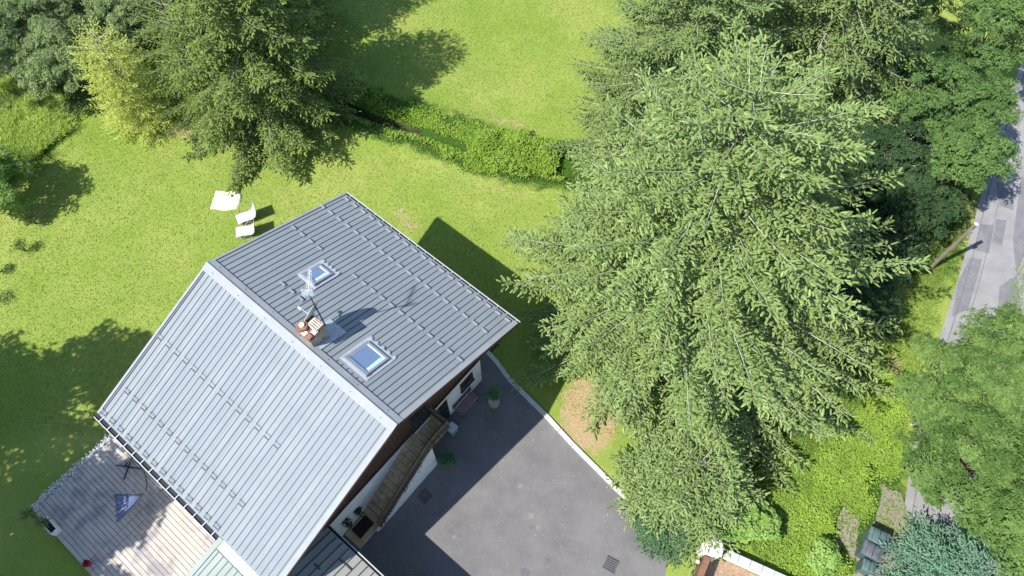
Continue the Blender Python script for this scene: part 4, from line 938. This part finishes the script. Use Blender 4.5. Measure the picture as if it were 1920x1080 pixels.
lt=[ # lane side band
 (20.3,26.0,6.0,2.5,2.3,M_b1,'leafy tree by the lane at the top, right of the hanging-branched spruce'),
 (25.2,29.6,6.6,2.6,2.4,M_b1,'leafy tree overhanging the lane at the upper right corner'),
 (23.0,25.4,5.8,2.4,2.2,M_b1,'sunlit tree leaning over the lane verge, second down from the upper right corner'),
 (22.2,22.0,5.6,2.0,1.9,M_b1,'small sunlit tree whose shadow darkens the lane above the pole'),
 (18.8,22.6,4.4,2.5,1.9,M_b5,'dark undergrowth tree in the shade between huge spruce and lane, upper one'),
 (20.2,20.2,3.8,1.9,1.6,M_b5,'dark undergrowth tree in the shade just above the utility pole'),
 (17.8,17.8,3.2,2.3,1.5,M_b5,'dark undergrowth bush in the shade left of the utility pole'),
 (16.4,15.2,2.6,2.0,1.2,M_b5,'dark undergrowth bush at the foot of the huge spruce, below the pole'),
 (20.5,31.5,7.2,2.8,2.6,M_b1,'leafy tree beyond the top edge next to the hanging-branched spruce'),
 (28.6,34.6,6.5,2.8,2.5,M_b1,'leafy tree standing against the lane in the very corner of the view')]
for i,(x,y,h,rx,rz_,mm,lab) in enumerate(lt):
    broad('broadleaf_tree',lab,bt,x,y,h,rx,rz_,110,24000,mm,31+i,.13,.065,.38,group='broadleaf trees along the lane')
ash=[(18.3,9.7,6.4,2.5,2.0,'feathery ash tree whose crown covers the lane below the patched stretch'),
 (17.9,6.9,6.6,2.6,2.2,'feathery ash tree over the lane, directly above the young blue-green spruce'),
 (21.0,7.4,7.6,3.1,2.5,'feathery ash tree at the right edge, level with the gap in the verge'),
 (18.9,4.4,7.0,2.2,2.2,'feathery ash tree in the lower right corner behind the blue-green spruce'),
 (21.2,10.7,6.4,2.7,2.2,'feathery ash tree at the right edge where the lane disappears'),
 (21.6,3.2,8.0,3.2,2.6,'feathery ash tree beyond the lower right corner')]
for i,(x,y,h,rx,rz_,lab) in enumerate(ash):
    broad('ash_tree',lab,bt,x,y,h,rx,rz_,100,44000,M_b2,51+i,.17,.055,.46,group='ash trees over the lane',hang=.15,ros=7)
gw_=[(-28.4,29.6,5.6,3.0,2.3,'grey-green willow tree in the upper left corner, above the tall grass'),(-24.4,29.0,5.0,2.5,2.1,'grey-green willow tree beside the golden conifer'),(-30.4,35.6,7,3.4,2.8,'grey-green willow tree at the top edge, farther left'),(-24.6,35.4,6.8,3.2,2.8,'grey-green willow tree at the top edge behind the golden conifer'),(-26.6,32.6,5.6,2.6,2.3,'grey-green willow tree in the middle of the upper left clump'),(-21.9,31.8,4.6,1.9,1.8,'small grey-green willow tree squeezed between clump and golden conifer')]
for i,(x,y,h,rx,rz_,lab) in enumerate(gw_):
    broad('willow_tree',lab,bt,x,y,h,rx,rz_,130,38000,M_b3,61+i,.13,.05,.38,group='grey-green willows in the upper left')
broad('broadleaf_tree','small round-crowned tree at the left edge above the mulched saplings',bt,-26.3,21.6,3.7,2.1,1.9,80,26000,leafmat('left_leaf',(.17,.30,.08),(.33,.47,.15),trans=.42),71,.12,.06,.45,group='broadleaf trees along the lane' if False else None)
# trees beyond the left and lower edges whose shade lies on the lawn and deck
for i,(x,y,h,rx,rz_) in enumerate([(-27.2,7.6,13.2,3.2,4.4),(-30.6,6.6,12.4,3.6,4.2),(-23.7,2.7,10.8,2.6,3.6),(-28.2,1.6,12,3.6,4.2),(-24.6,-1.4,11,2.9,3.8)]):
    broad('broadleaf_tree',['tall tree off the left edge shading the lawn','tall tree farther off the left edge shading the lawn','tree off the lower left corner shading the deck','tall tree off the lower left corner shading the lawn','tree farthest off the lower left corner'][i],bt,x,y,h,rx,rz_,80,15000,M_b1,81+i,.26,.15,.7,group='trees beyond the left edge')
broad('hazel_shrub','round-leaved bright green hazel shrub beside the white pillar','shrub',9.7,5.2,1.7,1.9,.9,48,6000,M_b4,91,.15,.13,.32,ry=1.0,ros=3)
broad('hazel_shrub','smaller round-leaved shrub at the lower edge among the nettles','shrub',12.9,3.9,1.2,.8,.7,16,2600,M_b4,92,.12,.10,.3,ros=3)
# small shrubs and saplings on the lawn
M_sap=leafmat('sapling_leaf',(.10,.17,.04),(.20,.28,.07))
for i,(x,y,h,r_,lab) in enumerate([(-24.8,20.2,.8,.42,'tiny sapling on bare mulch, nearest the round-crowned tree'),(-24.9,18.6,.8,.5,'low sapling on bare mulch at the left edge of the lawn'),(-26.0,17.3,.9,.55,'low shrub half cut off by the left edge'),(-25.6,15.6,.9,.6,'low shrub at the left edge just above the big lawn shadow'),(-22.8,27.5,.9,.5,'pale little sapling between golden conifer and tall grass'),(-26.2,24.0,1.3,.8,'leafy low bush inside the shadow at the left')]):
    shrub('sapling',lab,'shrub',x,y,0,h,r_,420,M_sap,101+i,.10,.035,group='young shrubs on the lawn')
# ------------------------------------------------------------------ GROUND COVER (stuff)
def inpoly(P,poly):
    x,y=P[:,0],P[:,1]; ins=np.zeros(len(P),bool); n=len(poly)
    for i in range(n):
        x0,y0=poly[i]; x1,y1=poly[(i+1)%n]; c=((y0>y)!=(y1>y))&(x<(x1-x0)*(y-y0)/(y1-y0+1e-12)+x0); ins^=c
    return ins
def cover(name,poly,n,hh,ll,lw,leafm,seed,patch=None,upr=.35,rag=.2,exclude=None):
    r=np.random.default_rng(seed); poly=np.array(poly); lo,hi=poly.min(0)-.3,poly.max(0)+.3
    P=r.uniform(lo,hi,(int(n*2.2),2)); P=P[inpoly(P+rag*1.5*np.stack([vnoise(P[:,0]+70,P[:,1]+70,.8,5)-.5,vnoise(P[:,0]+90,P[:,1]+70,.8,6)-.5],1)*2+r.normal(0,rag*.6,P.shape),poly)][:n]
    if exclude is not None: P=P[~exclude(P)]
    k=len(P); hn=.35+.65*vnoise(P[:,0]+50,P[:,1]+50,.9,seed+1)+.45*(vnoise(P[:,0]+50,P[:,1]+50,.25,seed+2)-.5)
    z=hh*hn*r.uniform(.35,1.0,k); z=z+ground_z(P[:,0],P[:,1])
    Q=np.stack([P[:,0],P[:,1],z],1); phi=r.random(k)*6.283; e=r.normal(upr,.25,k)
    D=np.stack([np.cos(phi)*np.cos(e),np.sin(phi)*np.cos(e),np.sin(e)],1); Up=norm(np.array([0,0,1.])+.4*r.normal(0,1,(k,3)))
    V,T=shoots(Q,D,ll*r.uniform(.6,1.3,k),lw*r.uniform(.7,1.2,k),Up,.2)
    o=npmesh(name,V,T,leafm,None,tint=np.repeat(np.clip(hn*.7+r.normal(0,.2,k),0,1),5)); return tag(o,kind='stuff')
M_net=leafmat('nettle_leaf',(.18,.30,.035),(.33,.46,.085),(.17,.27,.05),trans=.3,bigscale=.8,bigamt=.5)
M_ditch=leafmat('ditch_herb_leaf',(.17,.29,.035),(.32,.45,.08),(.15,.25,.03),trans=.3,bigscale=.8,bigamt=.5)
M_tall=leafmat('tall_grass_blade',(.32,.42,.08),(.52,.62,.20),(.26,.38,.08),trans=.45)
M_verge=leafmat('verge_grass_blade',(.14,.24,.035),(.25,.36,.08),(.12,.19,.04),trans=.3)
netpoly=[(13.9,8.4),(15.6,9.6),(17.6,12.2),(18.3,11.0),(17.6,8.9),(16.75,7.1),(16.2,7.0),(15.7,6.2),(14.9,5.3),(14.9,6.),(14.45,6.2),(13.8,5.3),(13.8,4.2),(13.9,2.6),(12.9,2.4),(11.2,3.35),(10.4,4.3),(11.2,6.2),(12.3,7.4)]
tag(cover('nettles',netpoly,42000,.38,.115,.075,M_net,201,exclude=lambda P:(((P[:,0]-15.9)/.45)**2+((P[:,1]-6.9)/1.0)**2<1)&(np.random.default_rng(1).random(len(P))<.8)),'bright green nettle patch around the bins')
hp=[(-11.5,30.0),(-7.2,28.2),(-4.0,27.3),(-.35,25.9),(2.3,25.4),(2.5,23.6),(-.6,23.7),(-3.3,24.7),(-6.9,26.7),(-9.75,27.9),(-12.2,29.0)]
tag(cover('ditch_herbs',hp,46000,.17,.15,.085,M_ditch,202,rag=.42,exclude=lambda P:(polydist(P[:,0],P[:,1],ditch)<.30+.1*vnoise(P[:,0]+40,P[:,1]+40,.6,9))&(P[:,0]<-2.5)),'lush herbs lining the ditch across the lawn')
tag(cover('ditch_thicket',[(-2.6,25.2),(-1.6,25.9),(-.4,25.3),(.6,26.0),(1.9,25.5),(2.6,24.5),(1.7,23.6),(.9,24.2),(-.3,23.4),(-1.5,24.3)],9000,.75,.15,.09,M_ditch,212,upr=.3),'taller bright thicket where the ditch nears the huge spruce')
tag(cover('tall_grass',[(-31,30),(-27.5,29.6),(-25.2,28.2),(-24.6,26.4),(-26.0,24.7),(-27.0,23.2),(-31,22.6)],30000,.36,.42,.04,M_tall,203,upr=.5),'pale tall grass at the left edge')
tag(cover('rough_grass',[(4.6,7.6),(6.2,5.7),(8.6,5.2),(11.2,3.4),(13,7.0),(15.2,9.6),(17.2,12.4),(14,12),(9,9.5),(6,9)],36000,.22,.22,.04,M_verge,207,upr=.7),'rough uncut grass under the edge of the huge spruce')
tag(cover('verge_grass',[(26.2,25.6),(24.2,21.8),(22.2,17.8),(20.3,14.2),(18.2,10.4),(17.5,11.5),(16.6,12.3),(18.4,14.6),(20.2,17.6),(21.8,21.0),(23,24)],30000,.16,.14,.03,M_verge,204,upr=.7),'grass verge along the lane')
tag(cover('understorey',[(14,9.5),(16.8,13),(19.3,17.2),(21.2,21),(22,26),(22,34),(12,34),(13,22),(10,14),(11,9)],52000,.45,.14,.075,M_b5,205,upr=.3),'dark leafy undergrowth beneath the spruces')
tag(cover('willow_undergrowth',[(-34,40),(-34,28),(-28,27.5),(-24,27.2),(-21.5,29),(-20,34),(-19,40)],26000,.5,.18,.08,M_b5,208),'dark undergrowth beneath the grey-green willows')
tag(cover('track_weeds',[(13.8,5.9),(14.9,6.2),(16.3,7.1),(17.2,6.6),(17.0,4.8),(15.6,4.9),(14.9,3.9),(14,3.2)],1500,.10,.11,.06,M_verge,209),'sparse weeds growing through the gravel around the bins')
tag(cover('wayside_herbs',[(26.9,20.2),(25.2,17),(23.2,13),(22.3,11),(26,9),(31,16),(31,21)],9000,.2,.12,.05,M_verge,206),'herbs on the far verge')
# short grass tufts give the lawn its nap
def tufts(seed,n):
    r=np.random.default_rng(seed); P=np.stack([r.uniform(-31,12,n),r.uniform(9,39,n)],1)
    a=(P[:,0]-HX)*cu+(P[:,1]-HY)*su; b=-(P[:,0]-HX)*su+(P[:,1]-HY)*cu
    P=P[~((a>-2.6)&(a<21)&(b<6.6)&(b>-11.6))]; P=P[(P[:,0]+.62*(P[:,1]-3))>-29+0*P[:,0]-14]
    k=len(P); z=ground_z(P[:,0],P[:,1])
    Q=np.stack([P[:,0],P[:,1],z],1); phi=r.random(k)*6.283; e=r.normal(.5,.22,k); D=np.stack([np.cos(phi)*np.cos(e),np.sin(phi)*np.cos(e),np.sin(e)],1)
    V,T=shoots(Q,D,r.uniform(.05,.09,k),r.uniform(.03,.055,k),norm(np.array([0,0,1.])+.2*r.normal(0,1,(k,3))),.2)
    return npmesh('lawn_grass_tufts',V,T,leafmat('lawn_blade',(.198,.275,.048),(.28,.335,.078),(.23,.295,.058),trans=.3,bigscale=.2),None,tint=np.repeat(r.random(k),5))
tag(tufts(301,150000),'short mown grass tufts of the lawn',kind='stuff')
# litter of pale leaves on asphalt and grass
r=np.random.default_rng(9); n=520; a=r.uniform(8.5,20,n); b=r.uniform(-8,5.4,n); PP=np.array([HW(x,y) for x,y in zip(a,b)]); P2=np.stack([r.uniform(-21,-9,n),r.uniform(3,14,n)],1)
al=(P2[:,0]-HX)*cu+(P2[:,1]-HY)*su; bl_=-(P2[:,0]-HX)*su+(P2[:,1]-HY)*cu; P2=P2[~((al>-2.6)&(bl_>-11.6)&(bl_<7))]
Q=np.concatenate([np.c_[PP,np.full(n,.02)],np.c_[P2,np.full(len(P2),.07)]]); k=len(Q); phi=r.random(k)*6.283
V,T=shoots(Q,np.stack([np.cos(phi),np.sin(phi),0*phi],1),r.uniform(.03,.08,k),r.uniform(.015,.03,k),np.tile([0,0.01,1.],(k,1)),.2)
tag(npmesh('fallen_leaves',V,T,leafmat('fallen_leaf',(.30,.27,.16),(.55,.50,.36),trans=.1),None,tint=np.repeat(r.random(k),5)),'pale fallen leaves scattered on drive and lawn',kind='stuff')
# white pebbles along the lawn end of the deck
r=np.random.default_rng(12); n=1500; a=-2.52+r.normal(0,.10,n)-.05; b=r.uniform(-11.5,-7.0,n); mbv=np.array([HW(x,y) for x,y in zip(a,b)]); s=r.uniform(.02,.05,n)
oc=np.array([(1,0,0),(0,1,0),(-1,0,0),(0,-1,0),(0,0,.8),(0,0,-.8)]); V=(np.c_[mbv,np.full(n,.03)+r.random(n)*.3][:,None,:]+oc[None]*s[:,None,None]).reshape(-1,3)
tf=np.array([(0,1,4),(1,2,4),(2,3,4),(3,0,4),(1,0,5),(2,1,5),(3,2,5),(0,3,5)]); T=(np.arange(n)[:,None,None]*6+tf[None]).reshape(-1,3)
tag(npmesh('white_pebbles',V,T,mat('white_stone',(.62,.62,.62),.8,noise=(9,.3)),None),'white pebble edging at the lawn end of the deck',kind='stuff')
